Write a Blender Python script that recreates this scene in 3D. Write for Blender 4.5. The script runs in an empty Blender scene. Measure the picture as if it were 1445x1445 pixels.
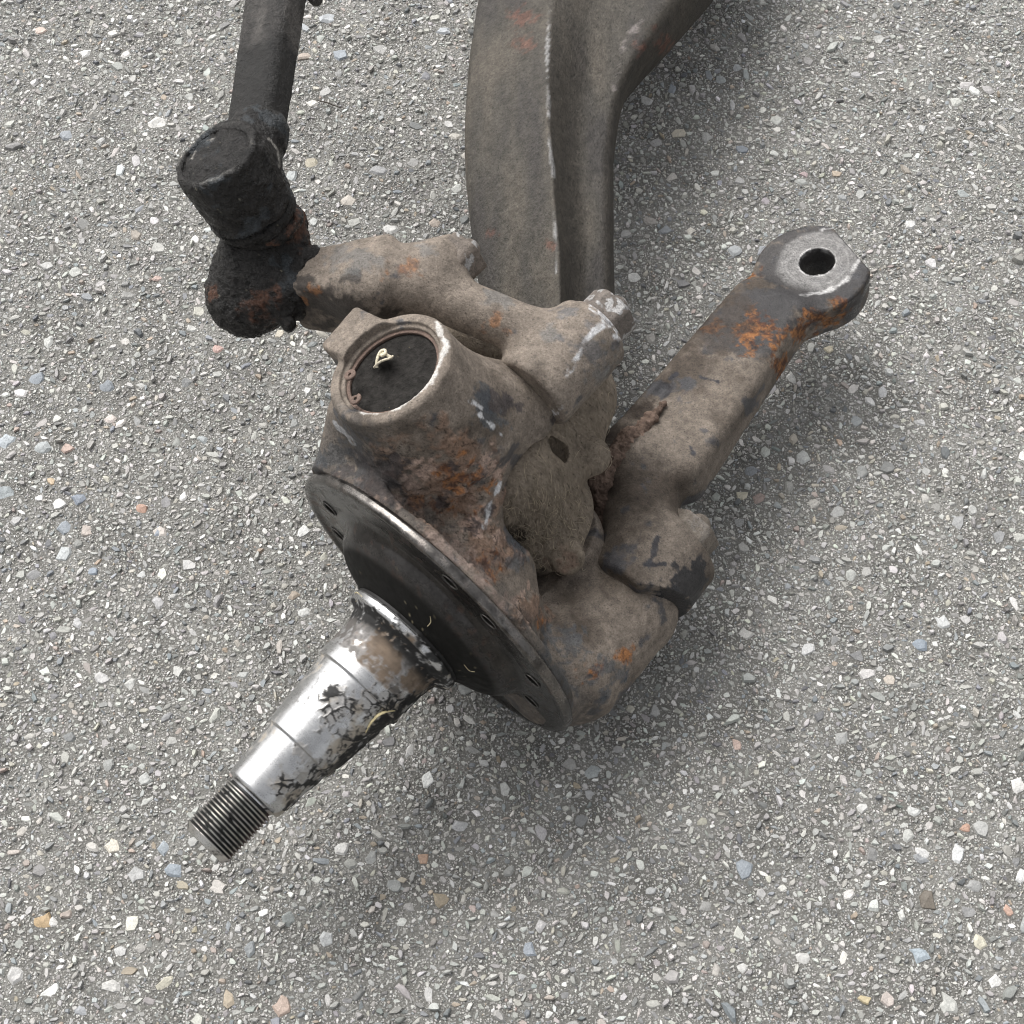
import bpy, math
import numpy as np
from mathutils import Vector, Matrix

# ------------------------------------------------------------------ camera, sky, sun, exposure
sc = bpy.context.scene
CM = 0.01                                   # all lengths below are in centimetres
cam = bpy.data.cameras.new("camera")
cam_ob = bpy.data.objects.new("camera", cam)
sc.collection.objects.link(cam_ob)
PITCH = math.radians(62)
cam_ob.location = (0, -1.11 * math.cos(PITCH), 1.11 * math.sin(PITCH))
cam_ob.rotation_euler = (math.radians(90) - PITCH, 0, 0)
cam.sensor_fit = 'HORIZONTAL'
cam.angle = math.radians(34)
cam.clip_start = 0.02
cam.clip_end = 200
sc.camera = cam_ob

SUN_EL, SUN_AZ = math.radians(52), math.radians(-38)     # azimuth from +Y towards +X
world = bpy.data.worlds.new("World")
sc.world = world
world.use_nodes = True
wn = world.node_tree.nodes
wl = world.node_tree.links
for n in list(wn):
    wn.remove(n)
sky = wn.new('ShaderNodeTexSky')
sky.sky_type = 'NISHITA'
sky.sun_disc = False
sky.sun_elevation = SUN_EL
sky.sun_rotation = SUN_AZ
sky.air_density = 1.0
sky.dust_density = 6.0
sky.ozone_density = 1.0
hs = wn.new('ShaderNodeHueSaturation')
hs.inputs['Saturation'].default_value = 0.12            # overcast: a nearly grey sky
bg = wn.new('ShaderNodeBackground')
bg.inputs['Strength'].default_value = 0.15
wo = wn.new('ShaderNodeOutputWorld')
wl.new(sky.outputs[0], hs.inputs['Color'])
wl.new(hs.outputs[0], bg.inputs['Color'])
wl.new(bg.outputs[0], wo.inputs['Surface'])
sun = bpy.data.lights.new("sun", 'SUN')
sun.energy = 0.85
sun.angle = math.radians(38)
sun.color = (1.0, 0.97, 0.93)
sun_ob = bpy.data.objects.new("sun", sun)
sc.collection.objects.link(sun_ob)
sd = Vector((math.sin(SUN_AZ) * math.cos(SUN_EL), math.cos(SUN_AZ) * math.cos(SUN_EL), math.sin(SUN_EL)))
sun_ob.rotation_euler = sd.to_track_quat('Z', 'Y').to_euler()
sun_ob.location = sd * 3
sc.view_settings.view_transform = 'Standard'
sc.view_settings.look = 'None'
sc.view_settings.exposure = 0.47
sc.view_settings.gamma = 1.0
sc.cycles.filter_width = 1.1
sc.cycles.use_denoising = True

# ------------------------------------------------------------------ helpers: objects
def V(*a):
    return np.array(a, dtype=np.float64)

def unit(v):
    v = np.asarray(v, float)
    return v / np.linalg.norm(v)

def empty(name, loc=(0, 0, 0), label=None, cat=None, group=None):
    o = bpy.data.objects.new(name, None)
    sc.collection.objects.link(o)
    o.location = loc
    o.empty_display_size = 0.05
    if label: o['label'] = label
    if cat: o['category'] = cat
    if group: o['group'] = group
    return o

def link_mesh(name, me, mat, parent=None, label=None, smooth=True):
    o = bpy.data.objects.new(name, me)
    sc.collection.objects.link(o)
    if mat is not None:
        me.materials.append(mat)
    me.polygons.foreach_set('use_smooth', np.full(len(me.polygons), smooth, dtype=bool))
    if parent is not None:
        o.parent = parent
        if parent.type == 'EMPTY':
            o.matrix_parent_inverse = Matrix.Translation(-parent.location)
    if label: o['label'] = label
    return o

def mesh_np(name, verts, faces):
    """verts (n,3) in cm, faces (m,k) of one size k"""
    me = bpy.data.meshes.new(name)
    verts = np.asarray(verts, dtype=np.float64)
    faces = np.asarray(faces, dtype=np.int32)
    m, k = faces.shape
    me.vertices.add(len(verts))
    me.vertices.foreach_set('co', (verts * CM).astype(np.float32).ravel())
    me.loops.add(m * k)
    me.loops.foreach_set('vertex_index', faces.ravel())
    me.polygons.add(m)
    me.polygons.foreach_set('loop_start', np.arange(0, m * k, k, dtype=np.int32))
    me.update(calc_edges=True)
    return me

def set_surface(me, col, rough, metal):
    """one colour, roughness and metalness per vertex"""
    n = len(me.vertices)
    c = np.ones((n, 4), np.float32)
    c[:, :3] = col
    a = me.color_attributes.new('col', 'FLOAT_COLOR', 'POINT')
    a.data.foreach_set('color', c.ravel())
    for nm, v in (('rough', rough), ('metal', metal)):
        t = me.attributes.new(nm, 'FLOAT', 'POINT')
        t.data.foreach_set('value', (np.zeros(n, np.float32) + v).astype(np.float32))

# ------------------------------------------------------------------ helpers: noise
def _hash(ix, iy, iz, seed):
    h = (ix.astype(np.uint32) * np.uint32(374761393) + iy.astype(np.uint32) * np.uint32(668265263)
         + iz.astype(np.uint32) * np.uint32(2246822519) + np.uint32((seed * 3266489917 + 12345) & 0xffffffff))
    h ^= h >> np.uint32(13)
    h *= np.uint32(1274126177)
    h ^= h >> np.uint32(16)
    return (h & np.uint32(0xffffff)).astype(np.float32) * np.float32(2.0 / 0xffffff) - np.float32(1)

def vnoise(p, scale, seed=0):
    """value noise in -1..1; p in cm, scale = size of a lump in cm (number or three numbers)"""
    q = (np.asarray(p, np.float32) / np.asarray(scale, np.float32)) + np.float32(500 + 17 * (seed % 13))
    i = np.floor(q).astype(np.int64)
    f = q - i
    f = f * f * (3 - 2 * f)
    x, y, z = i[:, 0], i[:, 1], i[:, 2]
    r = 0
    for dx in (0, 1):
        wx = f[:, 0] if dx else 1 - f[:, 0]
        for dy in (0, 1):
            wy = f[:, 1] if dy else 1 - f[:, 1]
            for dz in (0, 1):
                wz = f[:, 2] if dz else 1 - f[:, 2]
                r = r + _hash(x + dx, y + dy, z + dz, seed) * (wx * wy * wz)
    return r

def fbm(p, scale, octs=4, seed=0, gain=0.55):
    s = np.asarray(scale, np.float32)
    r, a, t = 0, 1.0, 0
    for k in range(octs):
        r = r + a * vnoise(p, s, seed + k * 7)
        t += a
        a *= gain
        s = s * 0.5
    return r / t

def sstep(x, a, b):
    t = np.clip((x - a) / (b - a), 0, 1)
    return t * t * (3 - 2 * t)

def mixc(c, d, m):
    return c + (np.asarray(d, np.float32) - c) * m[:, None]

# ------------------------------------------------------------------ helpers: solid shapes as distance fields
def s_cone(p, a, b, ra, rb):
    ba = b - a
    t = np.clip((p - a) @ ba / (ba @ ba), 0, 1)
    return np.linalg.norm(p - a - t[:, None] * ba, axis=1) - (ra + (rb - ra) * t)

def s_cyl(p, a, b, ra, rb=None, rnd=0.2):
    rb = ra if rb is None else rb
    ax = b - a
    L = np.linalg.norm(ax)
    ax = ax / L
    z = (p - a) @ ax
    rad = np.linalg.norm(p - a - z[:, None] * ax, axis=1)
    r = ra + (rb - ra) * np.clip(z / L, 0, 1)
    q0 = rad - (r - rnd)
    q1 = np.abs(z - L / 2) - (L / 2 - rnd)
    return np.minimum(np.maximum(q0, q1), 0) + np.hypot(np.maximum(q0, 0), np.maximum(q1, 0)) - rnd

def frame(z, x=None):
    z = unit(z)
    x = V(1, 0, 0) if x is None else np.asarray(x, float)
    x = unit(x - z * (x @ z))
    return np.array([x, np.cross(z, x), z])

def s_box(p, c, ax, half, rnd=0.3):
    q = np.abs((p - c) @ np.asarray(ax).T) - (np.asarray(half) - rnd)
    return np.minimum(q.max(axis=1), 0) + np.linalg.norm(np.maximum(q, 0), axis=1) - rnd

def s_ell(p, c, ax, r):
    q = ((p - c) @ np.asarray(ax).T) / np.asarray(r)
    k = np.linalg.norm(q, axis=1)
    return (k - 1) * min(r)

def s_tor(p, c, n, R, r):
    d = p - c
    z = d @ n
    rad = np.linalg.norm(d - z[:, None] * n, axis=1)
    return np.hypot(rad - R, z) - r

def s_hex(p, a, b, r, rnd=0.15, spin=0.0):
    ax = unit(b - a)
    L = np.linalg.norm(b - a)
    F = frame(ax, V(0.1, 0.3, 1))
    d = p - a
    u, v, z = d @ F[0], d @ F[1], d @ F[2]
    m = -1e9
    for k in range(3):
        t = spin + k * math.pi / 3
        m = np.maximum(m, np.abs(u * math.cos(t) + v * math.sin(t)))
    rad = np.hypot(u, v)
    m = np.maximum(m - r, rad - r * 1.09)
    return np.maximum(m, np.abs(z - L / 2) - L / 2)

def un(a, b, k=0.0):
    if k <= 0:
        return np.minimum(a, b)
    h = np.maximum(k - np.abs(a - b), 0) / k
    return np.minimum(a, b) - h * h * k * 0.25

def sub(a, b, k=0.0):
    return -un(-a, b, k)

import openvdb
def grow(name, f, lo, hi, vx, disp=None):
    """skin the zero level of f between lo and hi with quads about vx cm across; returns mesh, points, normals"""
    lo, hi = np.asarray(lo, float), np.asarray(hi, float)
    B = 8
    nb = np.ceil((hi - lo) / (vx * B)).astype(int)
    sh = nb * B
    arr = np.empty(sh, np.float32)
    g = np.stack(np.meshgrid(*[np.arange(n) for n in nb], indexing='ij'), -1).reshape(-1, 3)
    cen = lo + (g * B + (B - 1) / 2) * vx
    d = f(cen)
    bgv = 3 * vx
    a6 = arr.reshape(nb[0], B, nb[1], B, nb[2], B)
    sg = np.where(d > 0, bgv, -bgv).reshape(nb)
    a6[:] = sg[:, None, :, None, :, None]
    keep = g[np.abs(d) < vx * B * 1.35]
    o = np.stack(np.meshgrid(*[np.arange(B)] * 3, indexing='ij'), -1).reshape(-1, 3)
    for s in range(0, len(keep), 600):
        kk = keep[s:s + 600]
        idx = (kk[:, None, :] * B + o[None]).reshape(-1, 3)
        v = np.clip(f(lo + idx * vx), -bgv, bgv)
        arr[idx[:, 0], idx[:, 1], idx[:, 2]] = v
    gr = openvdb.FloatGrid(float(bgv))
    gr.copyFromArray(np.ascontiguousarray(arr))
    pts, quads = gr.convertToQuads(0.0)
    p = lo + np.asarray(pts, float) * vx
    e = vx * 0.5
    def grad(p):
        n = np.stack([f(p + V(e, 0, 0)) - f(p - V(e, 0, 0)), f(p + V(0, e, 0)) - f(p - V(0, e, 0)),
                      f(p + V(0, 0, e)) - f(p - V(0, 0, e))], 1)
        return n / np.maximum(np.linalg.norm(n, axis=1, keepdims=True), 1e-9)
    n = grad(p)
    dd = np.clip(f(p), -vx * .7, vx * .7)
    p = p - n * dd[:, None]
    if disp is not None:
        p = p + n * disp(p)[:, None]
    q = np.asarray(quads, np.int32)
    a, b, c = p[q[:2000, 0]], p[q[:2000, 1]], p[q[:2000, 2]]
    if (np.cross(b - a, c - b) * n[q[:2000, 0]]).sum() < 0:
        q = q[:, ::-1]
    return mesh_np(name, p, q), p, n

def spots(p, lst, rag=0.35, seed=3, soft=0.25):
    """0..1 mask of ragged stains; each stain is a (line, radius): line = x0,y0 at the ground and its lean per cm of height"""
    w = (fbm(p, 0.9, 4, seed) + .5 * fbm(p, .3, 3, seed + 1)) * rag
    m = np.zeros(len(p), np.float32)
    for (x0, y0, kx, ky), r in lst:
        d = np.hypot(p[:, 0] - x0 - kx * p[:, 2], p[:, 1] - y0 - ky * p[:, 2]) / r
        m = np.maximum(m, sstep(1 + w * 2 - d, 0, soft * 2))
    return m

def streak(p, lst, w=0.12, seed=5, js=0.5):
    """0..1 mask of thin worn lines; each is (line, line)"""
    m = np.zeros(len(p), np.float32)
    j = fbm(p, js, 3, seed) * w * 1.3
    for A, B in lst:
        ax, ay = A[0] + A[2] * p[:, 2], A[1] + A[3] * p[:, 2]
        bx, by = B[0] + B[2] * p[:, 2], B[1] + B[3] * p[:, 2]
        ux, uy = bx - ax, by - ay
        t = np.clip(((p[:, 0] - ax) * ux + (p[:, 1] - ay) * uy) / (ux * ux + uy * uy), 0, 1)
        d = np.hypot(p[:, 0] - ax - t * ux, p[:, 1] - ay - t * uy) + j
        m = np.maximum(m, 1 - sstep(d, w * 0.5, w))
    return m

# ------------------------------------------------------------------ materials
def new_mat(name):
    m = bpy.data.materials.new(name)
    m.use_nodes = True
    nt = m.node_tree
    b = nt.nodes['Principled BSDF']
    return m, nt, b

def nd(nt, t, **kw):
    n = nt.nodes.new(t)
    for k, v in kw.items():
        if k in n.inputs.keys():
            n.inputs[k].default_value = v
        else:
            setattr(n, k, v)
    return n

def surface_mat(name, bump_scale=900, bump=0.3, bump_dist=0.0004, grain=0.25, coat=0.0, spec=0.5, stretch=(1, 1, 1), detail=8):
    m, nt, b = new_mat(name)
    L = nt.links
    tc = nd(nt, 'ShaderNodeTexCoord')
    mp = nd(nt, 'ShaderNodeMapping')
    mp.inputs['Scale'].default_value = stretch
    L.new(tc.outputs['Object'], mp.inputs['Vector'])
    at = nd(nt, 'ShaderNodeAttribute', attribute_name='col')
    ar = nd(nt, 'ShaderNodeAttribute', attribute_name='rough')
    am = nd(nt, 'ShaderNodeAttribute', attribute_name='metal')
    n1 = nd(nt, 'ShaderNodeTexNoise', Scale=bump_scale, Detail=detail, Roughness=0.65)
    L.new(mp.outputs[0], n1.inputs['Vector'])
    n3 = nd(nt, 'ShaderNodeTexNoise', Scale=bump_scale * 1.1, Detail=3, Roughness=0.6)   # fine dark pits and pale specks
    L.new(mp.outputs[0], n3.inputs['Vector'])
    rp = nd(nt, 'ShaderNodeValToRGB')
    e = rp.color_ramp.elements
    e[0].position, e[0].color = 0.30, (1 - 1.6 * grain,) * 3 + (1,)
    e[1].position, e[1].color = 0.42, (1, 1, 1, 1)
    for po, v in ((0.62, 1.0), (0.70, 1 + 1.2 * grain)):
        x = e.new(po)
        x.color = (v, v, v, 1)
    n2 = nd(nt, 'ShaderNodeTexNoise', Scale=bump_scale * 0.28, Detail=6, Roughness=0.7)
    L.new(mp.outputs[0], n2.inputs['Vector'])
    nm = nd(nt, 'ShaderNodeMath', operation='MULTIPLY_ADD')
    L.new(n2.outputs['Fac'], nm.inputs[0])
    nm.inputs[1].default_value = 2.2
    L.new(n1.outputs['Fac'], nm.inputs[2])
    nh = nd(nt, 'ShaderNodeMath', operation='MULTIPLY')
    nav = nd(nt, 'ShaderNodeMath', operation='MULTIPLY_ADD')
    L.new(n2.outputs['Fac'], nav.inputs[0])
    nav.inputs[1].default_value = 0.5
    L.new(n1.outputs['Fac'], nh.inputs[0])
    nh.inputs[1].default_value = 0.5
    L.new(nh.outputs[0], nav.inputs[2])
    mr = nd(nt, 'ShaderNodeMapRange')
    mr.inputs['From Min'].default_value = 0.38
    mr.inputs['From Max'].default_value = 0.62
    mr.inputs['To Min'].default_value = 1 - grain
    mr.inputs['To Max'].default_value = 1 + grain
    L.new(nav.outputs[0], mr.inputs['Value'])
    vm = nd(nt, 'ShaderNodeVectorMath', operation='SCALE')
    L.new(at.outputs['Color'], vm.inputs[0])
    L.new(mr.outputs[0], vm.inputs['Scale'])
    vp = nd(nt, 'ShaderNodeVectorMath', operation='MULTIPLY')
    L.new(n3.outputs['Fac'], rp.inputs[0])
    L.new(vm.outputs[0], vp.inputs[0])
    L.new(rp.outputs[0], vp.inputs[1])
    L.new(vp.outputs[0], b.inputs['Base Color'])
    L.new(am.outputs['Fac'], b.inputs['Metallic'])
    ra = nd(nt, 'ShaderNodeMath', operation='MULTIPLY_ADD')
    L.new(n1.outputs['Fac'], ra.inputs[0])
    ra.inputs[1].default_value = 0.25
    L.new(ar.outputs['Fac'], ra.inputs[2])
    sb = nd(nt, 'ShaderNodeMath', operation='SUBTRACT')
    sb.use_clamp = True
    L.new(ra.outputs[0], sb.inputs[0])
    sb.inputs[1].default_value = 0.125
    L.new(sb.outputs[0], b.inputs['Roughness'])
    b.inputs['Specular IOR Level'].default_value = spec
    bp = nd(nt, 'ShaderNodeBump', Strength=bump, Distance=bump_dist)
    L.new(nm.outputs[0], bp.inputs['Height'])
    L.new(bp.outputs[0], b.inputs['Normal'])
    if coat:
        b.inputs['Coat Weight'].default_value = coat
        b.inputs['Coat Roughness'].default_value = 0.15
    return m

M_cast = surface_mat("dusty_cast_iron", 900, 0.55, 0.0007, 0.36, spec=0.3)
M_fur = surface_mat("fibrous_dirt", 520, 0.9, 0.0012, 0.34, spec=0.12, stretch=(1, 1, 0.25))
M_grease = surface_mat("thick_grease", 500, 0.9, 0.0018, 0.5, spec=0.42)
M_beam = surface_mat("scaled_forging", 650, 0.8, 0.0011, 0.38, spec=0.3, stretch=(1, .7, 1))
M_steel = surface_mat("machined_steel", 1500, 0.05, 0.0002, 0.07)
M_gloss = surface_mat("oily_black_steel", 900, 0.15, 0.0003, 0.3, spec=0.13)
M_stone = surface_mat("chipped_stone", 900, 0.35, 0.0005, 0.22)

DUST = np.array((0.205, 0.172, 0.142), np.float32)
DUSTD = np.array((0.085, 0.068, 0.054), np.float32)
PAINT = np.array((0.030, 0.033, 0.040), np.float32)
RUST = np.array((0.36, 0.155, 0.055), np.float32)
RUSTD = np.array((0.13, 0.055, 0.030), np.float32)
PINK = np.array((0.40, 0.29, 0.235), np.float32)
GREASE = np.array((0.012, 0.011, 0.010), np.float32)
BARE = np.array((0.62, 0.62, 0.62), np.float32)

def rusty(p):
    k = sstep(fbm(p, .35, 4, 19) + .5 * fbm(p, .12, 2, 18), -.3, .35)
    return RUSTD * .8 + (RUST - RUSTD * .8) * k[:, None]

def dusty(p, n, dark=0.0):
    """colour, roughness, metalness of dirty forged steel"""
    a = fbm(p, 3.2, 4, 11)
    b = fbm(p, 0.7, 4, 23)
    c = DUST * np.ones((len(p), 1), np.float32)
    c = mixc(c, DUSTD, sstep(a + dark, -0.05, 0.55))
    c = c * (1 + 0.35 * b)[:, None]
    up = np.clip(n[:, 2], -1, 1)
    pt = sstep(fbm(p, 1.6, 5, 31) + 0.25 * b - 0.15 * up + dark * .5, 0.18, 0.34)
    c = mixc(c, PAINT * 1.6, pt * 0.75)
    rough = 0.78 - 0.3 * pt
    return c, rough, np.zeros(len(p), np.float32), pt

# ------------------------------------------------------------------ the ground
def ground_z(x, y):
    p = np.stack([x, y, np.zeros_like(x)], 1)
    return 0.05 * fbm(p, 6.0, 2, 3) + 0.035 * fbm(p, 0.9, 3, 9) - 0.05

def asphalt_mat():
    m, nt, b = new_mat("asphalt_binder")
    L = nt.links
    tc = nd(nt, 'ShaderNodeTexCoord')
    co = tc.outputs['Object']
    n1 = nd(nt, 'ShaderNodeTexNoise', Scale=30, Detail=5)
    n2 = nd(nt, 'ShaderNodeTexNoise', Scale=900, Detail=7, Roughness=0.7)
    v1 = nd(nt, 'ShaderNodeTexVoronoi', Scale=620)
    v2 = nd(nt, 'ShaderNodeTexVoronoi', Scale=1150)
    for n in (n1, n2, v1, v2):
        L.new(co, n.inputs['Vector'])
    base = nd(nt, 'ShaderNodeMix', data_type='RGBA')
    base.inputs['A'].default_value = (0.135, 0.131, 0.119, 1)
    base.inputs['B'].default_value = (0.225, 0.220, 0.202, 1)
    r1 = nd(nt, 'ShaderNodeMapRange')
    r1.inputs['From Min'].default_value = 0.35
    r1.inputs['From Max'].default_value = 0.65
    L.new(n1.outputs['Fac'], r1.inputs['Value'])
    L.new(r1.outputs[0], base.inputs['Factor'])
    cur = base.outputs['Result']
    for v, lim, lo, hi in ((v1, 0.50, 0.28, 0.70), (v2, 0.45, 0.22, 0.6)):
        sp = nd(nt, 'ShaderNodeSeparateColor')
        L.new(v.outputs['Color'], sp.inputs[0])
        edge = nd(nt, 'ShaderNodeMapRange')            # a grain of sand fills the middle of its cell
        edge.inputs['From Min'].default_value = 0.42
        edge.inputs['From Max'].default_value = 0.30
        L.new(v.outputs['Distance'], edge.inputs['Value'])
        pick = nd(nt, 'ShaderNodeMath', operation='GREATER_THAN')
        L.new(sp.outputs[0], pick.inputs[0])
        pick.inputs[1].default_value = 1 - lim
        mk = nd(nt, 'ShaderNodeMath', operation='MULTIPLY')
        L.new(edge.outputs[0], mk.inputs[0])
        L.new(pick.outputs[0], mk.inputs[1])
        val = nd(nt, 'ShaderNodeMapRange')
        val.inputs['To Min'].default_value = lo
        val.inputs['To Max'].default_value = hi
        L.new(sp.outputs[1], val.inputs['Value'])
        cc = nd(nt, 'ShaderNodeCombineColor')
        for k, f in enumerate((1.0, 0.975, 0.93)):
            mm = nd(nt, 'ShaderNodeMath', operation='MULTIPLY')
            L.new(val.outputs[0], mm.inputs[0])
            mm.inputs[1].default_value = f
            L.new(mm.outputs[0], cc.inputs[k])
        mx = nd(nt, 'ShaderNodeMix', data_type='RGBA')
        L.new(mk.outputs[0], mx.inputs['Factor'])
        L.new(cur, mx.inputs['A'])
        L.new(cc.outputs[0], mx.inputs['B'])
        cur = mx.outputs['Result']
    L.new(cur, b.inputs['Base Color'])
    b.inputs['Roughness'].default_value = 0.75
    hgt = nd(nt, 'ShaderNodeMath', operation='MULTIPLY_ADD')
    L.new(v1.outputs['Distance'], hgt.inputs[0])
    hgt.inputs[1].default_value = -0.9
    L.new(n2.outputs['Fac'], hgt.inputs[2])
    bp = nd(nt, 'ShaderNodeBump', Strength=0.9, Distance=0.0011)
    L.new(hgt.outputs[0], bp.inputs['Height'])
    L.new(bp.outputs[0], b.inputs['Normal'])
    return m

def build_ground():
    def axis(lo, hi, step):
        core = np.arange(lo, hi + step / 2, step)
        out = [step * 1.6 ** k for k in range(1, 22)]
        far = np.cumsum(out)
        return np.concatenate([(lo - far)[::-1], core, hi + far])
    xs = axis(-62, 62, 0.36)
    ys = axis(-48, 72, 0.36)
    X, Y = np.meshgrid(xs, ys, indexing='ij')
    x, y = X.ravel(), Y.ravel()
    z = ground_z(x, y)
    nx, ny = len(xs), len(ys)
    i = (np.arange(nx - 1)[:, None] * ny + np.arange(ny - 1)[None]).ravel()
    me = mesh_np("asphalt", np.stack([x, y, z], 1), np.stack([i, i + ny, i + ny + 1, i + 1], 1))
    o = link_mesh("asphalt", me, asphalt_mat())
    o['kind'] = 'structure'
    return o

asphalt = build_ground()

rng = np.random.default_rng(7)
PAL = np.array([(.42, .41, .385), (.34, .33, .31), (.52, .51, .48), (.26, .26, .255), (.66, .65, .62), (.20, .205, .21),
                (.235, .265, .30), (.30, .33, .35), (.46, .42, .34), (.40, .30, .25), (.44, .33, .22), (.15, .16, .18), (.38, .27, .17)], np.float32)
PW = np.array([26, 18, 20, 9, 6, 5, 4, 4, 5, 2, 1.2, 2, .8])
PW = PW / PW.sum()

def stone_geo(c, r, yaw, asp, n, proud, seed, chip=0.35, flat=0.0):
    """c (m,2) centres, r radius, one angular stone each: crown, rim, waist and a foot in the binder"""
    g = np.random.default_rng(seed)
    m = len(c)
    ang = (np.arange(n)[None] + g.uniform(-.36, .36, (m, n))) * 2 * np.pi / n
    rad = g.uniform(0.62, 1.14, (m, n)) * r[:, None]
    px, py = np.cos(ang) * rad * asp[:, None], np.sin(ang) * rad / asp[:, None]
    cy, sy = np.cos(yaw)[:, None], np.sin(yaw)[:, None]
    px, py = px * cy - py * sy, px * sy + py * cy
    tx, ty = g.normal(0, .16, (m, 1)), g.normal(0, .16, (m, 1))
    z0 = ground_z(c[:, 0], c[:, 1])[:, None]
    jz = g.uniform(-.10, .10, (m, n)) * r[:, None]
    s1 = g.uniform(0.55, 0.88, (m, 1))
    ox, oy = g.normal(0, chip * .5, (2, m, 1)) * r[:, None] * (1 - s1)
    H = proud[:, None]
    rings = []
    rings.append(np.stack([px * s1 + ox, py * s1 + oy, H + px * s1 * tx + py * s1 * ty + jz * .5], -1))
    foot = 0.10 if n > 6 else 0.30
    rings.append(np.stack([px, py, H * 0.35 + (px * tx + py * ty) * .8 + jz - foot * r[:, None]], -1))
    if n > 6:
        rings.append(np.stack([px * 1.02, py * 1.02, -0.35 * r[:, None] + jz * 0 - 0.05], -1))
    top = np.stack([ox[:, 0], oy[:, 0], H[:, 0] + g.uniform(-.03, .10, m) * r], -1)[:, None]
    v = np.concatenate([top] + rings, 1)
    v[:, :, 0] += c[:, 0, None]
    v[:, :, 1] += c[:, 1, None]
    v[:, :, 2] += z0
    k = np.arange(n)
    k2 = (k + 1) % n
    f = [(np.zeros(n, int), 1 + k, 1 + k2)]
    for q in range(len(rings) - 1):
        a, b2 = 1 + q * n, 1 + (q + 1) * n
        f.append((a + k, b2 + k, b2 + k2))
        f.append((a + k, b2 + k2, a + k2))
    f = np.concatenate([np.stack(t, 1) for t in f])
    return v, f

def join_stones(parts, name):
    vs, fs, cs, off = [], [], [], 0
    for v, f, col in parts:
        m, k, _ = v.shape
        vs.append(v.reshape(-1, 3))
        fs.append((f[None] + (np.arange(m) * k)[:, None, None] + off).reshape(-1, 3))
        cs.append(np.repeat(col, k, axis=0))
        off += m * k
    me = mesh_np(name, np.concatenate(vs), np.concatenate(fs))
    set_surface(me, np.concatenate(cs), 0.62, 0.0)
    return me

RES = 0.05
GX0, GY0, GX1, GY1 = -56., -44., 56., 66.
occ = np.zeros((int((GX1 - GX0) / RES), int((GY1 - GY0) / RES)), bool)
def stamp(c, r):
    R = int(math.ceil(r.max() / RES)) + 1
    ix, iy = ((c[:, 0] - GX0) / RES).astype(int), ((c[:, 1] - GY0) / RES).astype(int)
    for dx in range(-R, R + 1):
        for dy in range(-R, R + 1):
            s = (dx * dx + dy * dy) * RES * RES < r * r
            if s.any():
                occ[np.clip(ix[s] + dx, 0, occ.shape[0] - 1), np.clip(iy[s] + dy, 0, occ.shape[1] - 1)] = True
def free(c, r):
    ok = np.ones(len(c), bool)
    for a in range(8):
        t = a * math.pi / 4
        for q in (0.0, 0.55, 1.0):
            ix = np.clip(((c[:, 0] + math.cos(t) * r * q - GX0) / RES).astype(int), 0, occ.shape[0] - 1)
            iy = np.clip(((c[:, 1] + math.sin(t) * r * q - GY0) / RES).astype(int), 0, occ.shape[1] - 1)
            ok &= ~occ[ix, iy]
    return ok
def inview(c, margin):
    """the patch of road the photograph shows, and a margin round it"""
    y = c[:, 1]
    margin = margin + 5 * vnoise(np.stack([c[:, 0], y, y * 0], 1), 7.0, 77) + 2.5 * vnoise(np.stack([c[:, 0], y, y * 0], 1), 1.5, 78)
    return (np.abs(c[:, 0]) < 34 + 0.145 * (y + 24) + margin) & (y > -31 - margin) & (y < 47 + margin)
def scatter(step, prob, r0, r1, margin, gap, seed, skew=2.0):
    g = np.random.default_rng(seed)
    xs = np.arange(GX0 + 1, GX1 - 1, step)
    ys = np.arange(GY0 + 1, GY1 - 1, step)
    c = np.stack(np.meshgrid(xs, ys, indexing='ij'), -1).reshape(-1, 2)
    c = c + g.uniform(-.5, .5, c.shape) * step
    c = c[(g.random(len(c)) < prob) & inview(c, margin)]
    g.shuffle(c)
    r = r0 + (r1 - r0) * g.random(len(c)) ** skew
    order = np.argsort(-r)
    c, r = c[order], r[order]
    kept_c, kept_r = [], []
    for s in np.array_split(np.arange(len(c)), 24):
        ok = free(c[s], r[s] * gap)
        cc, rr = c[s][ok], r[s][ok]
        if len(cc):
            stamp(cc, rr * 0.8)
            kept_c.append(cc)
            kept_r.append(rr)
    return np.concatenate(kept_c), np.concatenate(kept_r)

def colours(n, g, w=None):
    c = PAL[g.choice(len(PAL), n, p=PW if w is None else w)]
    c = c * .5 + c.mean(1, keepdims=True) * .5 * np.array([[1.0, 1.005, .96]], np.float32)
    return c * g.uniform(.84, 1.18, (n, 1)).astype(np.float32) * g.normal(1, .02, (n, 3)).astype(np.float32)

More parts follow.
